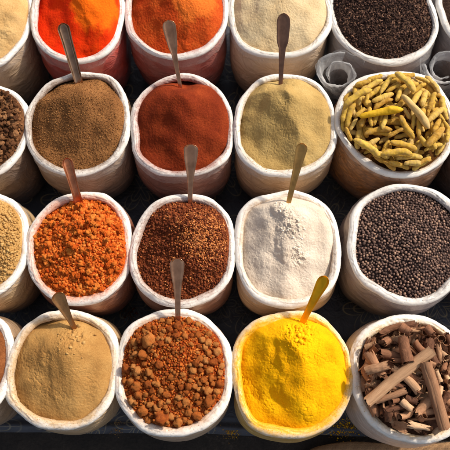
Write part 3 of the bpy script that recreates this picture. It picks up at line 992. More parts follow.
powder('C5', 'spice_heap', 'spice in the maroon sack almost out of frame beside the peppercorns', M['A5'], peak=(520, 250), height=0.03, facets=[(190, .2), (270, .2), (350, .2), (80, .2)], fine=0.003)

# ---- crumbly heaps
M['C2'] = powder_mat('reddish_brown_mix', S(84, 38, 20), S(112, 54, 28), S(140, 74, 40), 190, 0.8)
c2 = powder('C2', 'spice_heap', 'dark reddish brown coarse mix with a sunlit orange patch in its middle', M['C2'], peak=(190, 222), height=0.045, facets=[(190, .40), (240, .34), (300, .26), (350, .3), (60, .5), (120, .5)], fine=0.003, mid=0.004, clods=0.003, low=[(192, 205, .05, .022)])
M['C1'] = powder_mat('orange_crumb_base', S(156, 54, 12), S(190, 80, 20), S(210, 108, 38), 220, 0.9)
c1 = powder('C1', 'spice_heap', 'crumbly bright orange spice with a reddish shaded back', M['C1'], peak=(82, 236), height=0.040, facets=[(190, .34), (250, .26), (310, .26), (10, .3), (70, .45), (130, .45)], fine=0.003, mid=0.004, clods=0.007, clod_scale=75)
M['C0'] = powder_mat('tan_crumb_base', S(160, 118, 64), S(180, 140, 84), S(196, 158, 100), 220, 0.8)
c0 = powder('C0', 'spice_heap', 'pale tan crumbly spice cut by the left edge', M['C0'], peak=(-14, 232), height=0.04, facets=[(190, .3), (270, .28), (330, .26), (30, .3), (110, .3)], fine=0.002, mid=0.004, clods=0.003)
M['B0'] = powder_mat('brown_clod_base', S(66, 40, 24), S(96, 62, 38), S(134, 92, 60), 150, 1.0)
b0 = powder('B0', 'spice_heap', 'dark brown crumbs under the clods in the left edge sack', M['B0'], peak=(-8, 116), height=0.04, facets=[(190, .3), (270, .26), (330, .3), (30, .3), (110, .3)], fine=0.003, mid=0.005, clods=0.004)
M['D2'] = powder_mat('red_brown_crumb_base', S(118, 42, 12), S(150, 64, 20), S(178, 90, 34), 200, 1.0)
d2 = powder('D2', 'spice_heap', 'red brown crumbs lying between the round lumps in the front', M['D2'], peak=(180, 350), height=0.040, facets=[(190, .25), (250, .2), (300, .2), (350, .25), (70, .35), (120, .35)], fine=0.003, mid=0.003, clods=0.004)

cm = {
 'B1': lump_mat('brown_crumb', [(0.1, S(96, 60, 32)), (0.5, S(136, 92, 52)), (0.9, S(178, 130, 80))], True),
 'C2': lump_mat('mix_crumb', [(0.1, S(74, 32, 18)), (0.5, S(112, 54, 30)), (0.8, S(142, 78, 44)), (0.95, S(172, 106, 62))], True),
 'C2b': lump_mat('lit_mix_crumb', [(0.1, S(160, 88, 44)), (0.6, S(200, 126, 70)), (0.95, S(214, 150, 96))], True),
 'C1': lump_mat('orange_crumb', [(0.1, S(172, 66, 16)), (0.5, S(206, 98, 30)), (0.9, S(224, 138, 62))], True),
 'C0': lump_mat('tan_crumb', [(0.1, S(164, 122, 66)), (0.5, S(184, 142, 84)), (0.9, S(200, 162, 104))], True),
 'B0': lump_mat('dark_crumb', [(0.1, S(62, 38, 24)), (0.5, S(104, 68, 42)), (0.9, S(164, 116, 76))], True),
 'D2': lump_mat('rust_crumb', [(0.1, S(124, 44, 12)), (0.5, S(176, 86, 28)), (0.9, S(200, 122, 54))], True),
 'D3': lump_mat('yellow_crumb', [(0.1, S(228, 158, 0)), (0.9, S(248, 196, 12))], True),
 'D1': lump_mat('tan_flake', [(0.1, S(156, 114, 64)), (0.9, S(192, 152, 94))], True),
 'C3': lump_mat('white_crumb', [(0.1, S(222, 208, 190)), (0.9, S(242, 234, 220))], True),
 'A4': lump_mat('clove_bit', [(0.1, S(36, 25, 24)), (0.5, S(70, 50, 44)), (0.75, S(112, 82, 68)), (0.95, S(176, 136, 110))], True),
}


add_crumbs(next(o for o in COL.objects if o.get('label', '').startswith('off white')), HEAP['C3'], 5200, 0.25, 1.3, cm['C3'], 20, 2.6, sub=2, mask=lambda x, y: np.clip(0.8 * blob(291, 234, 0.026)(x, y) + 0.6 * blob(280, 213, 0.024)(x, y) + 0.5 * blob(296, 256, 0.022)(x, y) - 0.12, 0, 1) * np.clip(0.6 + 1.5 * perlin(x * 45, y * 45, 88), 0, 1), lift=0.2)
objs = {o['label']: o for o in COL.objects if 'label' in o}
add_crumbs(b1, HEAP['B1'], 6500, 0.2, 0.7, cm['B1'], 11, 2.2)
add_crumbs(c2, HEAP['C2'], 5200, 0.35, 1.7, cm['C2'], 12, 2.6)
patch = blob(204, 240, 0.062)  # where sun strikes the mix, imitated by lighter coloured crumbs
add_crumbs(c2, HEAP['C2'], 14000, 0.3, 1.3, cm['C2b'], 13, 2.0, name='lit_crumbs', mask=lambda x, y: np.clip(patch(x, y) * 1.3 - 0.12 + 0.45 * perlin(x * 40, y * 40, 77), 0, 0.95), lift=0.6)
add_crumbs(c1, HEAP['C1'], 6000, 0.5, 1.9, cm['C1'], 14, 1.4, sub=2, lift=0.55)
add_crumbs(c0, HEAP['C0'], 4200, 0.4, 1.9, cm['C0'], 15, 2.6, sub=2)
add_crumbs(b0, HEAP['B0'], 3600, 0.4, 1.8, cm['B0'], 16, 1.8)
add_crumbs(d2, HEAP['D2'], 5200, 0.4, 1.5, cm['D2'], 17, 1.6, sub=2)
yb = blob(298, 334, 0.034)
add_crumbs(d3, HEAP['D3'], 1500, 0.4, 2.6, cm['D3'], 18, 3.2, sub=2, mask=lambda x, y: np.clip(yb(x, y) * 1.1 - 0.02, 0, 1), lift=0.2)
tb_ = blob(78, 340, 0.04)
add_crumbs(d1, HEAP['D1'], 700, 0.4, 2.4, cm['D1'], 19, 3.0, sub=2, mask=lambda x, y: np.clip(tb_(x, y) * 0.9 - 0.05, 0, 1), lift=0.2)

# ---- cloves: a mass of small stalky bits nobody could count
def build_cloves():
    h = Heap('A4', peak=(384, 4), height=0.036, facets=[(190, .22), (250, .22), (300, .22), (350, .22), (80, .2)], fine=0.002, mid=0.004, floor=-0.006)
    HEAP['A4'] = h
    base = build_heap(h, 'clove_mass', 'dark brown mass of small dried clove bits in the back row sack', M['A5'])
    base['kind'] = 'stuff'
    rs = np.random.default_rng(5)
    shapes = []
    for i in range(5):
        n = 6
        th = np.arange(n) / n * 2 * PI
        st = [(-1.0, 0.20), (-0.2, 0.24), (0.5, 0.30), (0.75, 0.55), (1.0, 0.42)]
        V = []
        for t, r in st:
            r *= rs.uniform(0.75, 1.3)
            V += [(t + rs.uniform(-.08, .08), r * math.cos(a) + rs.uniform(-.06, .06), r * math.sin(a) * 0.9) for a in th]
        V = np.array(V + [(-1.1, 0, 0), (1.1, 0, 0)])
        F = grid_faces(5, n, False, True)
        tris = [(n * 5, (j + 1) % n, j, j) for j in range(n)] + [(n * 5 + 1, 4 * n + j, 4 * n + (j + 1) % n, 4 * n + (j + 1) % n) for j in range(n)]
        q = np.concatenate([np.concatenate([F[:, [0, 1, 2]], F[:, [0, 2, 3]]]), np.array(tris)[:, :3]])
        shapes.append((V, q))
    p = h.surface_points(5200, 0.97, rs)
    P3 = np.column_stack([p, h.z(p[:, 0], p[:, 1]) + rs.uniform(-0.001, 0.003, len(p))])
    x, y = to_px_arr(P3)
    P3 = P3[(y > -6)]
    size = rs.uniform(1.1, 2.3, len(P3)) * PX
    me = grains_mesh('clove_bits', P3, size, shapes, np.array(base.location), rs)
    o = link('clove_bits', me, cm['A4'], base)
    o['kind'] = 'stuff'


build_cloves()

# ---- peppercorns: the 300 that show largest as things, the rest as one mass
def build_pepper():
    h = Heap('C4', peak=(408, 240), height=0.032, facets=[(190, .22), (250, .22), (310, .2), (350, .24), (70, .3), (130, .3)], fine=0.0, mid=0.003, floor=-0.006)
    HEAP['C4'] = h
    km = powder_mat('pepper_dust', S(34, 26, 24), S(52, 40, 38), S(70, 54, 48), 160, 1.0)
    base = build_heap(h, 'peppercorn_mass', 'dark mass of black peppercorns filling the grey mauve sack', km)
    base['kind'] = 'stuff'
    rs = np.random.default_rng(9)
    cand = h.surface_points(12000, 0.975, rs)
    rad = rs.uniform(1.05, 1.6, len(cand)) * PX
    keep = []; grid = {}
    cs = 0.006
    for i, (x, y) in enumerate(cand):
        gx, gy = int(x / cs), int(y / cs)
        ok = True
        for a in range(gx - 2, gx + 3):
            for b in range(gy - 2, gy + 3):
                for j in grid.get((a, b), ()):
                    if math.hypot(x - cand[j][0], y - cand[j][1]) < (rad[i] + rad[j]) * 0.80:
                        ok = False
        if ok:
            keep.append(i); grid.setdefault((gx, gy), []).append(i)
    P = cand[keep]; rad = rad[keep]
    z = h.z(P[:, 0], P[:, 1]) + rad * rs.uniform(0.1, 1.0, len(P))
    P3 = np.column_stack([P, z])
    vis = np.array([in_view(p, 2) for p in P3])
    P3, rad = P3[vis], rad[vis]
    order = np.argsort(-rad)
    top, rest = order[:300], order[300:]
    shapes = [lump_shape(60 + i, 2, 0.12, (1, 1, 0.95), 1.6, 0.16, 3.6) for i in range(5)]
    stops = [(0.05, S(58, 42, 38)), (0.4, S(108, 82, 72)), (0.7, S(146, 114, 98)), (0.95, S(194, 156, 128))]
    mt = lump_mat('peppercorn', stops, False, 300, 0.6, 0.6, 0.35)
    mi = lump_mat('peppercorn_mass', stops, True, 300, 0.6, 0.6, 0.35)
    meshes = []
    for V, F in shapes:
        me = mesh_np('peppercorn', V, F)
        me.materials.append(mt)
        me.polygons.foreach_set('use_smooth', np.ones(len(me.polygons), bool))
        meshes.append(me)
    for n, i in enumerate(top):
        place(meshes[n % 5], 'peppercorn', P3[i], tuple(rs.uniform(0, 6.28, 3)), rad[i], 'small wrinkled brown black peppercorn lying on top of the pepper sack', 'peppercorn', 'black peppercorns')
    me = grains_mesh('peppercorns', P3[rest], rad[rest], shapes, np.array(base.location), rs)
    link('peppercorns', me, mi, base)['kind'] = 'stuff'
    p = h.surface_points(1600, 0.97, rs)
    return len(P3)


build_pepper()

# ---- turmeric fingers
def finger_mesh(seed, curve, knob):
    rs = np.random.default_rng(seed)
    n, m = 40, 16
    t = np.linspace(-1, 1, n)
    prof = np.clip(1 - np.abs(t) ** rs.uniform(2.6, 5.5), 0, 1) ** 0.6
    prof = prof * (1 + 0.10 * np.sin(t * rs.uniform(2, 4) + rs.uniform(0, 6)) - rs.uniform(-0.15, 0.22) * t)
    ring = 0.025 * np.sin(t * rs.uniform(26, 36) + rs.uniform(0, 6)) * np.clip(1.2 - np.abs(t), 0, 1)
    ph = np.arange(m) / m * 2 * PI
    T, P = np.meshgrid(t, ph, indexing='ij')
    rr = prof[:, None] * (1 + ring[:, None] + 0.20 * perlin(T * 2.5 + 9, np.cos(P) * 1.2 + np.sin(P) + 5, seed) + 0.05 * perlin(T * 9, np.cos(P) * 3 + 3 * np.sin(P), seed + 1))
    for kt, kp, kh in knob:
        rr = rr + kh * np.exp(-((T - kt) / 0.10) ** 2 - ((np.angle(np.exp(1j * (P - kp)))) / 0.55) ** 2)
    # unit length along x = half length 1, radius 1 scaled later
    bend = curve * (1 - t ** 2) + 0.10 * curve * np.sin(t * 5)
    return T, P, rr, bend


def build_turmeric():
    h = Heap('B4', peak=(398, 120), height=0.026, facets=[(190, .2), (250, .2), (310, .2), (350, .2), (70, .25), (130, .25)], fine=0.001, mid=0.002, floor=-0.006)
    HEAP['B4'] = h
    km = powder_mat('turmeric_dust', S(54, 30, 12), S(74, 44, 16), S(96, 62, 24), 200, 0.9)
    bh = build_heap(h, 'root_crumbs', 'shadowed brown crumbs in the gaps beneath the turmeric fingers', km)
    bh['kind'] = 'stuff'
    mt = lump_mat('turmeric_skin', [(0.05, S(180, 130, 48)), (0.3, S(218, 174, 66)), (0.6, S(234, 196, 86)), (0.95, S(222, 190, 126))], False, 300, 0.7, 0.75, 0.2, S(200, 158, 92))
    my = lump_mat('turmeric_skin_yellow', [(0.05, S(216, 166, 20)), (0.95, S(232, 190, 40))], False, 160, 0.4, 0.65, 0.3)
    mp = lump_mat('turmeric_skin_pale', [(0.05, S(196, 160, 96)), (0.95, S(222, 190, 128))], False, 160, 0.5, 0.72, 0.25)
    rs = np.random.default_rng(23)
    kinds = []
    for i in range(9):
        asp = rs.uniform(2.6, 5.0)
        kn = [(rs.uniform(-.6, .6), rs.uniform(0, 6), rs.uniform(.15, .5)) for _ in range(rs.integers(0, 3))]
        T, P, rr, bend = finger_mesh(200 + i, rs.uniform(-0.9, 0.9), kn)
        n, m = T.shape
        # radius unit 1, half length asp
        X = T * asp; Y = rr * np.cos(P) + bend[:, None]; Z = rr * np.sin(P)
        V = np.stack([X, Y, Z], -1).reshape(-1, 3)
        V = np.vstack([V, V[:m].mean(0), V[-m:].mean(0)])
        a = np.arange(m); b = (a + 1) % m
        tri = np.concatenate([np.stack([np.full(m, n * m), b, a], -1), np.stack([np.full(m, n * m + 1), (n - 1) * m + a, (n - 1) * m + b], -1)])
        kinds.append((V, grid_faces(n, m, False, True), tri, asp, float(bend[n // 2])))
    meshes = {}

    def get(i, mat):
        if (i, mat.name) not in meshes:
            V, F, tri, asp, _ = kinds[i]
            me = mesh_np('turmeric_finger', V, [F, tri])
            me.materials.append(mat)
            me.polygons.foreach_set('use_smooth', np.ones(len(me.polygons), bool))
            meshes[(i, mat.name)] = me
        return meshes[(i, mat.name)]
    pile = Pile(h, 0.014)
    items = []
    for _ in range(560):
        i = int(rs.integers(0, 9)); r = rs.uniform(2.5, 3.3) * PX
        if rs.uniform() < 0.25: r *= 0.78
        half = kinds[i][3] * r
        best = None
        for p in h.surface_points(14, 0.97, rs):
            yaw = rs.normal(0.9, 0.9) if rs.uniform() < 0.6 else rs.uniform(0, PI)
            d = np.array([math.cos(yaw), math.sin(yaw)]) * half * 0.95
            if any(math.hypot(*(e - h.c)) / h.R(math.atan2(e[1] - h.c[1], e[0] - h.c[0])) > 0.985 for e in (p + d, p - d)):
                continue
            cost = pile.drop_rod(p[0], p[1], yaw, half, r, 0, 0.45, 0.35, trial=True)[0]
            if best is None or cost < best[0]:
                best = (cost, p, yaw)
        if best is None or best[0] > 0.040:
            continue
        _, p, yaw = best
        z, tilt = pile.drop_rod(p[0], p[1], yaw, half, r, len(items), 0.45, 0.35)
        items.append((i, p, yaw, z, tilt, r, None))
    # the ones that stand out in the photo, laid on last
    special = [((357, 121), (400, 116), 3.6, 'y', 'bright lemon yellow turmeric finger lying across the middle of its sack'),
               ((398, 101), (426, 134), 3.7, 'p', 'long pale tan turmeric finger lying on top, slanting down to the right'),
               ((342, 110), (370, 95), 3.6, None, 'plump yellow turmeric finger by the back left part of the rim'),
               ((352, 142), (379, 160), 3.5, None, 'long curved turmeric finger lying along the front left rim'),
               ((423, 151), (442, 130), 3.8, None, 'thick yellow turmeric finger leaning up near the right of the heap'),
               ((392, 78), (412, 97), 3.7, None, 'turmeric finger with a dark broken tip at the back of the heap'),
               ((378, 160), (410, 158), 3.5, None, 'straight turmeric finger lying level along the front rim')]
    for (a, b, r, kd, lb) in special:
        z0 = H_RIM + 0.03
        A, B = at(*a, z0)[:2], at(*b, z0)[:2]
        c_ = (A + B) / 2; half = np.linalg.norm(B - A) / 2; yaw = math.atan2(B[1] - A[1], B[0] - A[0])
        r *= PX
        i = min(range(9), key=lambda j: abs(kinds[j][3] - half / r))
        z, tilt = pile.drop_rod(c_[0], c_[1], yaw, half, r, len(items), 0.35, 0.4)
        items.append((i, c_, yaw, z, tilt, r, (half, kd, lb)))
    seen = pile.seen(len(items))
    n = 0
    for idx, (i, p, yaw, z, tilt, r, sp) in enumerate(items):
        if seen[idx] < 14 or not in_view((p[0], p[1], z)):
            continue
        half = kinds[i][3] * r if sp is None else sp[0]
        me = get(i, mt if sp is None or sp[1] is None else (my if sp[1] == 'y' else mp))
        rot = Matrix.Rotation(yaw, 4, 'Z') @ Matrix.Rotation(-tilt, 4, 'Y') @ Matrix.Rotation(rs.uniform(-0.5, 0.5), 4, 'X')
        lb = sp[2] if sp else ('small stubby knobbly turmeric finger in the heap of dried roots' if half < 0.026 or kinds[i][3] < 3.2 else 'slender knobbly yellow brown turmeric finger in the heap of dried roots')
        place(me, 'turmeric_finger', (p[0], p[1], z), rot, (half / kinds[i][3], r, r), lb, 'turmeric root', 'dried turmeric fingers')
        n += 1
    return n


N_T = build_turmeric()


# ---- lumps
def ball_pile(key, count, rmin, rmax, power, mat, name, cat, group, label_fn, specials=(), seed=1, sink=0.35, qmax=0.93, limit=200, amp=0.25, sub=3, cover=0.8, shapes_n=7, flat=0.85, min_seen=10, keep_out=None, freq=1.5, fine=0.14):
    h = HEAP[key]
    rs = np.random.default_rng(seed)
    pile = Pile(h, 0.0)
    shapes = [lump_shape(seed * 10 + i, sub, amp, (1, rs.uniform(0.8, 1), flat * rs.uniform(0.85, 1.05)), freq, fine, 3.2) for i in range(shapes_n)]
    meshes = []
    for V, F in shapes:
        me = mesh_np(name, V, F)
        me.materials.append(mat)
        me.polygons.foreach_set('use_smooth', np.ones(len(me.polygons), bool))
        meshes.append(me)
    items = []
    for (px, py, r, lb) in specials:
        p = at(px, py, H_RIM + 0.03)[:2]; r *= PX * 0.78
        z = pile.drop_ball(p[0], p[1], r, len(items), sink)
        items.append((p, z, r, lb))
    rad = np.sort((rmin + (rmax - rmin) * rs.uniform(size=count) ** power) * PX)[::-1]
    tries = h.surface_points(count * 12, qmax, rs)
    ti = 0
    for r in rad:
        while ti < len(tries):
            p = tries[ti]; ti += 1
            if keep_out and r > 2.3 * PX and math.hypot(*(p - at(keep_out[0], keep_out[1])[:2])) < keep_out[2] * PX:
                continue
            if all(math.hypot(p[0] - q[0][0], p[1] - q[0][1]) > (r + q[2]) * cover for q in items) and in_view((p[0], p[1], H_RIM), 4):
                z = pile.drop_ball(p[0], p[1], r, len(items), sink)
                items.append((p, z, r, None))
                break
    seen = pile.seen(len(items))
    rank = sorted(range(len(items)), key=lambda i: -seen[i])[:limit]
    for i in rank:
        p, z, r, lb = items[i]
        if seen[i] < min_seen:
            continue
        place(meshes[int(rs.integers(0, shapes_n))], name, (p[0], p[1], z), (rs.uniform(-.5, .5), rs.uniform(-.5, .5), rs.uniform(0, 6.28)), r, lb or label_fn(r / PX, p), cat, group)
    return len(rank)


ml = lump_mat('orange_brown_lump', [(0.05, S(132, 62, 26)), (0.35, S(168, 94, 42)), (0.65, S(190, 122, 62)), (0.95, S(204, 146, 88))], False, 300, 0.9, 0.9, 0.12, S(180, 92, 34))
D2S = [(149, 341, 8.8, 'biggest pale tan lump, at the back left of the lump sack'),
       (161, 418, 9.3, 'biggest reddish orange lump, against the front rim of its sack'),
       (143, 355, 7.0, 'tall tan lump just in front of the biggest pale one'),
       (125.5, 368, 5.8, 'rounded brown lump touching the left rim'),
       (137, 371, 5.6, 'rounded brown lump second from the left rim'),
       (149, 372, 5.4, 'rounded brown lump third from the left rim'),
       (136, 386, 6.0, 'smooth ball shaped lump at the left, above the front pair'),
       (142, 411, 6.4, 'round lump at the front left, left of the biggest reddish one'),
       (131, 401, 5.0, 'oval lump near the front left part of the rim'),
       (178, 326, 5.4, 'round lump right beside the spoon where it enters'),
       (208, 343, 5.2, 'tan lump at the back right near the rim'),
       (217, 352, 5.4, 'pale tan lump touching the right rim at the back'),
       (209, 401, 7.4, 'largest yellowish oval lump, at the front right of its sack'),
       (179, 397, 4.8, 'golden lump at the middle of the front'),
       (197, 416, 6.4, 'orange lump at the front right, against the rim'),
       (178, 422, 5.8, 'dark orange lump right of the biggest reddish one'),
       (213, 362, 5.4, 'wide tan lump near the right rim'),
       (219, 384, 5.6, 'round brown lump touching the right rim'),
       (208, 391, 5.6, 'flat brown lump between the right rim and the yellowish oval one'),
       (181, 387, 4.0, 'small pale lump in the middle of the crumbs')]
ball_pile('D2', 330, 1.0, 4.0, 2.6, ml, 'spice_lump', 'spice lump', 'orange brown lumps in the front sack',
          lambda r, p: 'medium round orange brown lump among the red crumbs' if r > 3.0 else 'small round orange brown lump among the red crumbs', D2S, seed=31, sink=0.35, limit=260, cover=0.76, keep_out=(177, 358, 15), amp=0.38, freq=1.4, fine=0.18)
mc1 = lump_mat('orange_clod', [(0.05, S(184, 76, 16)), (0.45, S(208, 102, 32)), (0.95, S(222, 134, 56))], False, 220, 0.8)
ball_pile('C1', 420, 1.2, 3.9, 3.0, mc1, 'spice_clod', 'spice clod', 'orange clods on the crumbly heap',
          lambda r, p: 'larger knobbly orange clod on the crumbly orange heap' if r > 3.2 else 'small knobbly orange clod on the crumbly orange heap',
          [(117, 226, 4.6, 'roundest orange clod, near the right rim of the crumbly heap'), (88, 280, 5.4, 'broad pale orange clod at the front of the crumbly heap'), (50, 222, 4.8, 'knobbly orange clod at the back left rim of the crumbly heap')],
          seed=41, sink=0.45, limit=240, cover=0.55, amp=0.75, freq=1.8, fine=0.22)
mb0 = lump_mat('brown_clod', [(0.05, S(70, 42, 26)), (0.5, S(116, 76, 48)), (0.95, S(178, 128, 86))], False, 200, 0.9)
ball_pile('B0', 260, 1.1, 3.8, 2.4, mb0, 'spice_clod', 'spice clod', 'brown clods at the left edge',
          lambda r, p: 'rough dark brown clod in the sack at the left edge', seed=51, sink=0.45, limit=120, cover=0.6, amp=0.6, flat=0.7)


# ---- bark curls
def curl_mesh(seed, turns, ragged, length_n=26, spiral=0.0, taper=0.0, double=False, bow=0.0):
    """sheet of bark rolled about the x axis: half length 1, radius 1"""
    rs = np.random.default_rng(seed)
    n, m = length_n, 30
    t = np.linspace(-1, 1, n); ph = np.linspace(-0.5, 0.5, m) * turns * 2 * PI
    T, P = np.meshgrid(t, ph, indexing='ij')
    e0 = 1 - ragged * np.abs(fbm(ph * 1.2, ph * 0 + seed, seed, 3)); e1 = 1 - ragged * np.abs(fbm(ph * 1.2 + 7, ph * 0 + seed, seed + 3, 3))
    X = np.where(T > 0, T * e1[None, :], T * e0[None, :])
    s0 = 1 - 0.35 * ragged * np.abs(fbm(t * 2.5, t * 0, seed + 6, 3)); P2 = P * s0[:, None]
    rad = 1 - spiral * np.abs(P2) / (turns * PI) + taper * T + 0.07 * fbm(T * 1.6, P2 * 0.8, seed + 8, 3)
    if double:       # both edges scroll inwards like a quill
        rad = 1 - spiral * np.clip(np.abs(P2) / (turns * PI) - 0.35, 0, 1) * 1.6 + taper * T + 0.05 * fbm(T * 1.6, P2 * 0.8, seed + 8, 3)
    Y = rad * np.sin(P2); Z = rad * np.cos(P2)
    bendz = bow * (1 - T ** 2) + 0.10 * fbm(T * 1.3, T * 0 + seed, seed + 15, 2)
    out = np.stack([X, Y, Z + bendz], -1)
    th = 0.055 + 0.015 * perlin(T * 3, P2 * 2, seed)
    inn = np.stack([X, (rad - th) * np.sin(P2), (rad - th) * np.cos(P2) + bendz], -1)
    V = np.concatenate([out.reshape(-1, 3), inn.reshape(-1, 3)])
    F = grid_faces(n, m); k = n * m
    idx = np.arange(k).reshape(n, m)
    loop = np.concatenate([idx[0, :-1], idx[:-1, -1], idx[-1, :0:-1], idx[:0:-1, 0]])
    nx = np.roll(loop, -1)
    rim = np.stack([loop, nx, nx + k, loop + k], -1)
    return V, np.concatenate([F, F[:, ::-1] + k, rim])


def bark_mat(name, outer, pale, inner):
    k = NT(name)
    rnd = k.t.nodes.new('ShaderNodeObjectInfo').outputs['Random']
    mp = k.t.nodes.new('ShaderNodeMapping'); k.put(mp.inputs['Vector'], k.obj()); mp.inputs['Scale'].default_value = (1.1, 1.6, 1.6)
    mot = k.noise(2.2, 6, 0.7, mp.outputs[0], 0.4)
    f = k.math('ADD', k.math('MULTIPLY', rnd, 0.7), k.math('MULTIPLY', k.math('SUBTRACT', mot, 0.35), 0.8))
    c = k.ramp(f, [(0.1, inner), (0.5, outer), (0.95, pale)])
    k.put(k.b.inputs['Base Color'], c)
    k.b.inputs['Roughness'].default_value = 0.8
    k.b.inputs['Specular IOR Level'].default_value = 0.2
    nb = k.bump(k.noise(4, 6, 0.7, mp.outputs[0]), 0.35, 0.2)
    k.put(k.b.inputs['Normal'], nb)
    return k.m


def build_bark():
    h = Heap('D4', peak=(410, 375), height=0.012, facets=[(190, .12), (250, .12), (310, .12), (350, .12), (70, .2), (130, .2)], fine=0.001, mid=0.003, floor=-0.006)
    HEAP['D4'] = h
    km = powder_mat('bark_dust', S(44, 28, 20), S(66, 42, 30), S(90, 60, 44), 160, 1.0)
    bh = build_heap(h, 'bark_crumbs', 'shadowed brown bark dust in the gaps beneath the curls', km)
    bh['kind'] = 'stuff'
    mb = bark_mat('bark', S(150, 104, 76), S(200, 154, 116), S(92, 60, 44))
    ml_ = bark_mat('bark_pale', S(192, 150, 114), S(224, 188, 150), S(148, 106, 78))
    rs = np.random.default_rng(77)
    protos = []
    for i in range(12):
        turns = rs.uniform(0.28, 1.2)
        V, F = curl_mesh(300 + i, turns, rs.uniform(0.25, 0.7), spiral=rs.uniform(0, 0.5) if turns > .6 else 0, taper=rs.uniform(-.25, .25), bow=rs.uniform(-.6, .6))
        protos.append((V, F, turns))
    for i in range(5):
        V, F = curl_mesh(340 + i, 1.5, 0.3, spiral=0.62, taper=rs.uniform(-.2, .2))
        protos.append((V, F, 1.5))
    quill = curl_mesh(390, 1.15, 0.10, 34, spiral=0.35, double=True, bow=0.25)
    quill2 = curl_mesh(391, 0.62, 0.14, 34, spiral=0.1, taper=-0.10)
    meshes = {}

    def get(kk, V, F, mat):
        if (kk, mat.name) not in meshes:
            me = mesh_np('bark_curl', V, F)
            me.materials.append(mat)
            me.polygons.foreach_set('use_smooth', np.ones(len(me.polygons), bool))
            meshes[(kk, mat.name)] = me
        return meshes[(kk, mat.name)]
    pile = Pile(h, 0.012)
    items = []
    for _ in range(480):
        i = int(rs.integers(0, len(protos)))
        turns = protos[i][2]
        half = rs.uniform(6, 17) * PX if turns < 1.2 else rs.uniform(4, 7) * PX
        rc = rs.uniform(2.4, 4.6) * PX if turns < 1.2 else rs.uniform(2.6, 3.9) * PX
        if turns < 0.35: rc *= 1.8
        best = None
        for p in h.surface_points(8, 0.95, rs):
            yaw = rs.uniform(0, 2 * PI)
            d = np.array([math.cos(yaw), math.sin(yaw)]) * half * 0.95
            if any(math.hypot(*(e - h.c)) / h.R(math.atan2(e[1] - h.c[1], e[0] - h.c[0])) > 0.97 for e in (p + d, p - d)):
                continue
            cost = pile.drop_rod(p[0], p[1], yaw, half, rc * 0.7, 0, 0.6, 0.6, trial=True)[0]
            if best is None or cost < best[0]:
                best = (cost, p, yaw)
        if best is None or best[0] > 0.036:
            continue
        _, p, yaw = best
        z, tilt = pile.drop_rod(p[0], p[1], yaw, half, min(rc, 4.0 * PX) * 0.7, len(items), 0.6, 0.6)
        if rs.uniform() < (0.8 if turns > 1.2 else 0.3):            # some stand on end so the scroll shows
            tilt = tilt + rs.choice([-1, 1]) * rs.uniform(0.6, 1.15)
        items.append((('p', i), p, yaw, z, tilt, half, rc, rs.normal(0, 1.0) if rs.uniform() < .5 else rs.uniform(-PI, PI), None, mb if rs.uniform() < 0.66 else ml_))
    sp = [((365, 404), (428, 352), 5.5, 'q', 'long pale tan bark quill slanting across the middle of the curls', ml_),
          ((419, 362), (443, 430), 5.7, 'q', 'long thick bark quill pointing to the front rim at the right', ml_),
          ((404, 366), (400, 338), 5.6, 'q2', 'short broad bark piece standing behind the crossing quill', mb),
          ((381, 378), (366, 352), 4.5, 'p3', 'narrow brown bark strip at the left of the curls', mb),
          ((362, 372), (386, 366), 4.2, 'p2', 'small yellow stained bark sliver near the left rim', ml_),
          ((398, 328), (408, 335), 5.0, 'p13', 'ring like curled bark scroll at the back rim', mb),
          ((424, 328), (430, 336), 4.6, 'p12', 'tight rolled bark scroll near the right back rim', mb)]
    for (a, b, rc, kd, lb, mat) in sp:
        A, B = at(*a, H_RIM + 0.03)[:2], at(*b, H_RIM + 0.03)[:2]
        c_ = (A + B) / 2; half = np.linalg.norm(B - A) / 2; yaw = math.atan2(B[1] - A[1], B[0] - A[0])
        rc *= PX
        z, tilt = pile.drop_rod(c_[0], c_[1], yaw, half, rc * 0.75, len(items), 0.45, 0.35)
        items.append(((kd if kd[0] == 'q' else ('p', int(kd[1:]))), c_, yaw, z, tilt, half, rc, (PI + 0.5 if kd == 'q' else 0.15), lb, mat))
    seen = pile.seen(len(items))
    for idx, (kk, p, yaw, z, tilt, half, rc, roll, lb, mat) in enumerate(items):
        if seen[idx] < 14 or not in_view((p[0], p[1], z)):
            continue
        V, F = quill if kk == 'q' else quill2 if kk == 'q2' else protos[kk[1]][:2]
        turns = 1 if kk[0] == 'q' else protos[kk[1]][2]
        me = get(kk, V, F, mat)
        rot = Matrix.Rotation(yaw, 4, 'Z') @ Matrix.Rotation(-tilt, 4, 'Y') @ Matrix.Rotation(roll, 4, 'X')
        # shallow sheets: bring the sheet itself, not the roll's axis, to the resting height
        drop = rc * 0.7 if turns < 0.5 else 0.0
        off = rot @ Vector((0, 0, -drop))
        lab = lb or ('small tightly rolled bark scroll in the sack of bark' if turns > 1.2 else 'flat ragged flake of brown bark among the curls' if turns < 0.4 else 'short open curl of brown bark among the quills')
        place(me, 'bark_curl', (p[0] + off.x, p[1] + off.y, z + off.z), rot, (half, rc, rc), lab, 'bark curl', 'bark curls')


build_bark()


# ================================================================== spoons
def surf(key, px, py):
    z = H_RIM
    for _ in range(4):
        p = at(px, py, z)
        z = float(HEAP[key].z(p[0], p[1], False))
    return at(px, py, z)


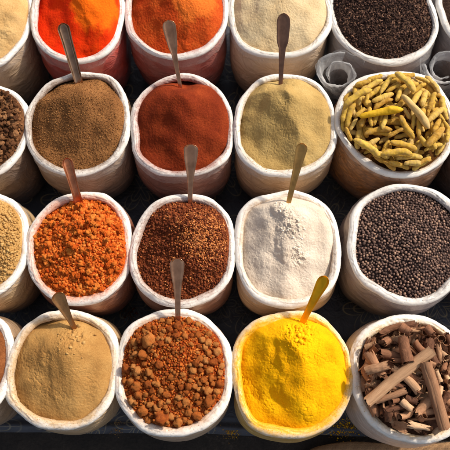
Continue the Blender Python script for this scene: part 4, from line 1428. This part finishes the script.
def build_spoon(key, base, tip, rise, stations, mat, label, arch=0.0, dip=0.25, hook=0.0):
    """stations: (t from entry 0 to tip 1, width in photo pixels)"""
    b = surf(key, *base)
    t = at(tip[0], tip[1], b[2] + rise)
    ax = t - b; Lh = np.linalg.norm(ax); ax /= Lh
    view = (CAM - (b + t) / 2); view /= np.linalg.norm(view)
    up = view - ax * (view @ ax); up /= np.linalg.norm(up)
    side = np.cross(up, ax)
    n = 96; m = 28
    bowl = 0.055
    ts = np.linspace(-bowl / Lh, 1.0, n)
    sx = [q[0] for q in stations]; sw = [q[1] * PX * 1.06 for q in stations]
    wdt = np.where(ts >= 0, np.interp(ts, sx, sw), 0)
    ub = np.clip(-ts * Lh / bowl, 0, 1)
    wb = sw[0] + (0.034 - sw[0]) * np.sin(np.clip(ub * 1.15, 0, 1) * PI * 0.5) ** 1.5
    wb = wb * np.sqrt(np.clip(1 - np.clip((ub - 0.55) / 0.45, 0, 1) ** 2, 0.003, 1))
    wdt = np.where(ts < 0, wb, wdt)
    endcap = np.sqrt(np.clip(1 - np.clip((ts - 0.90) / 0.10, 0, 1) ** 2, 0.01, 1))
    wdt = wdt * endcap
    lift = arch * Lh * np.sin(np.clip(ts, 0, 1) * PI) + hook * Lh * np.clip(ts - 0.75, 0, 1) ** 2 * -8 - np.sin(ub * PI) * 0.008
    th = 0.0022 + 0.0014 * (1 - np.clip(np.abs(ts - 0.25) * 2, 0, 1))
    ph = np.arange(m) / m * 2 * PI
    T, P = np.meshgrid(np.arange(n), ph, indexing='ij')
    cs, sn = np.cos(P), np.sin(P)
    ww = wdt[:, None] / 2 * np.sign(cs) * np.abs(cs) ** 0.7
    hh = th[:, None] * sn
    curve = dip * wdt[:, None] * (cs ** 2 - 0.5) * 0.6
    groove = np.clip(ts * 6, 0, 1)[:, None] * 0.0021 * np.clip((wdt[:, None] - 0.009) / 0.012, 0.25, 1) * np.exp(-(np.abs(cs) / 0.62) ** 6) * (sn > 0)
    hgt = hh + curve - groove + lift[:, None]
    pos = (ts * Lh)[:, None, None] * ax + ww[..., None] * side + hgt[..., None] * up
    V = pos.reshape(-1, 3)
    V = np.vstack([V, V[:m].mean(0), V[-m:].mean(0)])
    a = np.arange(m); bb = (a + 1) % m
    tri = np.concatenate([np.stack([np.full(m, n * m), bb, a], -1), np.stack([np.full(m, n * m + 1), (n - 1) * m + a, (n - 1) * m + bb], -1)])
    me = mesh_np('spoon', V, [grid_faces(n, m, False, True), tri])
    o = link('spoon', me, mat)
    o.location = b
    sm = o.modifiers.new('sub', 'SUBSURF'); sm.levels = 1; sm.render_levels = 1
    tag(o, label, 'spoon', 'metal spoons standing in the spices')


steel = metal_mat('steel', S(164, 130, 104), S(88, 58, 40), 0.12)
steel2 = metal_mat('worn_steel', S(196, 146, 112), S(116, 68, 44), 0.12)
brown_m = metal_mat('brown_metal', S(140, 104, 84), S(96, 64, 50), 0.34)
copper = metal_mat('copper', S(190, 120, 84), S(120, 64, 44), 0.26)
brass = metal_mat('dusty_brass', S(190, 146, 84), S(140, 92, 48), 0.34)
gold = metal_mat('yellow_stained_metal', S(226, 168, 30), S(190, 120, 12), 0.36)
build_spoon('B1', (79, 83), (62, 23), 0.105, [(0, 8), (0.3, 10), (0.7, 10.5), (0.92, 12), (1, 11)], steel, 'thick channelled steel scoop handle standing in the brown ground spice', 0.02, 0.42)
build_spoon('B2', (180.5, 88), (168, 20), 0.115, [(0, 3.6), (0.25, 4.2), (0.5, 5.5), (0.62, 9), (0.8, 12), (1, 13.5)], steel2, 'steel spoon with a wide flat end standing in the brick red powder', 0.01, 0.12)
build_spoon('B3', (280.5, 85), (284, 13), 0.115, [(0, 4), (0.3, 5), (0.52, 7), (0.6, 11), (0.85, 13), (1, 11.5)], brown_m, 'spoon with a broad brown handle end standing in the olive beige powder', 0.0, 0.10)
build_spoon('C1', (80, 207), (66, 158), 0.09, [(0, 8), (0.3, 8), (0.7, 9), (0.9, 10.5), (1, 9)], copper, 'bent copper coloured spoon handle standing in the orange crumbs', 0.05, 0.40, 0.03)
build_spoon('C2', (190, 204), (191, 144), 0.10, [(0, 4), (0.35, 5.5), (0.55, 8), (0.75, 12), (1, 14.5)], steel2, 'pinkish steel spoon flaring upward from the reddish brown mix', 0.01, 0.14)
build_spoon('C3', (288.5, 203), (303, 143), 0.10, [(0, 4.4), (0.3, 5.5), (0.6, 7.5), (0.85, 10), (1, 11.5)], brass, 'dull brass spoon leaning right out of the off white powder', 0.01, 0.2)
dark_brass = metal_mat('dark_brass', S(160, 116, 74), S(104, 66, 38), 0.24)
build_spoon('D1', (75, 329), (56, 293), 0.075, [(0, 4.5), (0.3, 5.5), (0.6, 9), (0.85, 12.5), (1, 12)], dark_brass, 'short dull brown metal spoon handle leaning left out of the smooth tan powder', 0.02, 0.22)
build_spoon('D2', (178, 322), (177, 258), 0.10, [(0, 4.4), (0.35, 5.2), (0.6, 8), (0.8, 12), (1, 14)], steel2, 'narrow necked steel spoon with rounded end above the lump sack', 0.01, 0.16)
build_spoon('D3', (302, 323), (326, 276), 0.09, [(0, 5.5), (0.3, 6), (0.6, 8), (0.85, 11), (1, 10)], gold, 'yellow stained spoon leaning right out of the turmeric powder', 0.03, 0.38)


# ================================================================== rolled clear plastic bags between the sacks
def plastic_roll(cx, cy, rx, ry, turns, z_top, z_bot, px_bot, label, seed, start=0.0, shrink=0.42, mat=None, inner_mat=None):
    root_p = at(px_bot[0], px_bot[1], z_bot)
    root = empty('plastic_bag', (root_p[0], root_p[1], 0.006))
    tag(root, label, 'plastic bag', 'rolled clear plastic bags between the sacks')
    top = at(cx, cy, z_top)
    n, m = 170, 30
    a = np.linspace(0, turns * 2 * PI, n) + start
    f = np.linspace(1, shrink, n)
    u = np.linspace(0, 1, m)
    A, U = np.meshgrid(a, u, indexing='ij'); Fm = np.repeat(f[:, None], m, 1)
    wob = 1 + 0.10 * fbm(np.cos(A) * 1.6 + A * 0.1, np.sin(A) * 1.6 + U * 2.2, seed, 4)
    tap = 1 - 0.42 * U ** 0.9
    C = top[None, None, :2] * (1 - U[..., None]) + np.array(root_p[:2])[None, None] * U[..., None]
    X = C[..., 0] + rx * PX * Fm * tap * wob * np.cos(A); Y = C[..., 1] + ry * PX * Fm * tap * wob * np.sin(A)
    zt = z_top - 0.03 * (1 - Fm) / (1 - shrink) + 0.006 * perlin(np.cos(A) * 2, np.sin(A) * 2, seed + 5) + 0.014 * np.sin(A)
    Z = zt * (1 - U) + z_bot * U
    V = np.stack([X - root_p[0], Y - root_p[1], Z - 0.006], -1).reshape(-1, 3)
    link('film_wall', mesh_np('film_wall', V, grid_faces(n, m)), mat, root)
    # the sheet's free end, curling down into the mouth of the roll
    k = 120; m2 = 16
    a2 = np.linspace(0, 1.35, k) * 2 * PI + start + 0.9
    v = np.linspace(0, 1, m2)
    A2, V2 = np.meshgrid(a2, v, indexing='ij')
    fr = np.linspace(0.92, 0.42, k)[:, None]
    rr = fr * (1 - 0.34 * V2 ** 0.7) * (1 + 0.10 * fbm(np.cos(A2) * 1.5 + A2 * 0.2, np.sin(A2) * 1.5 + V2, seed + 9, 3))
    bx = top[0] + rx * PX * rr * np.cos(A2); by = top[1] + ry * PX * rr * np.sin(A2)
    bz = z_top - 0.004 + 0.014 * np.sin(A2) - 0.030 * V2 ** 1.6 - 0.02 * np.linspace(0, 1, k)[:, None] + 0.006 * np.sin(V2 * PI)
    V = np.stack([bx - root_p[0], by - root_p[1], bz - 0.006], -1).reshape(-1, 3)
    link('curled_end', mesh_np('curled_end', V, grid_faces(k, m2)), inner_mat, root)


clear = film_mat('clear_film', S(226, 230, 234), 0.08, 0.12)
milky = film_mat('milky_film', S(238, 240, 242), 0.24, 0.12)
plastic_roll(339, 70, 29, 22, 1.5, H_RIM - 0.005, 0.03, (346, 104), 'rolled clear plastic bag wedged between cream, clove and turmeric finger sacks', 3, start=0.4, mat=clear, inner_mat=milky)
plastic_roll(446, 64, 28, 25, 1.4, H_RIM - 0.01, 0.03, (436, 100), 'curled clear plastic bag behind the turmeric sack at the right edge', 8, start=2.2, mat=clear, inner_mat=milky)


# spilled powder on the mat
def spill(cx, cy, spread, n, mat, label, name, seed, smax=0.9):
    rs = np.random.default_rng(seed)
    c = at(cx, cy, 0.004)
    p = c[:2] + rs.normal(0, 1, (n, 2)) * np.array(spread) * PX
    P3 = np.column_stack([p, np.full(n, 0.0035)])
    size = (0.2 + smax * rs.uniform(size=n) ** 3) * PX
    shapes = [lump_shape(seed + i, 1, 0.5, (1, 1, 0.6), 1.4, 0) for i in range(4)]
    o = link(name, grains_mesh(name, P3 - np.array([0, 0, 0]), size, shapes, np.array([c[0], c[1], 0.003]), rs), mat, None, False)
    o.location = (c[0], c[1], 0.003)
    tag(o, label, 'spilled spice', None, 'stuff')


spill(344, 429, (9, 5), 420, cm['D3'], 'yellow powder spilled on the mat between the yellow and bark sacks', 'spilled_powder', 91)
spill(231, 433, (6, 4), 160, cm['D3'], 'yellow specks on the mat left of the yellow sack', 'spilled_powder', 92, 0.6)
spill(128, 314, (5, 4), 160, cm['C2'], 'red brown crumbs spilled on the mat between four sacks', 'spilled_crumbs', 93, 1.0)
spill(116, 428, (5, 5), 140, cm['D1'], 'tan specks spilled on the mat between the tan and lump sacks', 'spilled_powder', 94, 0.6)
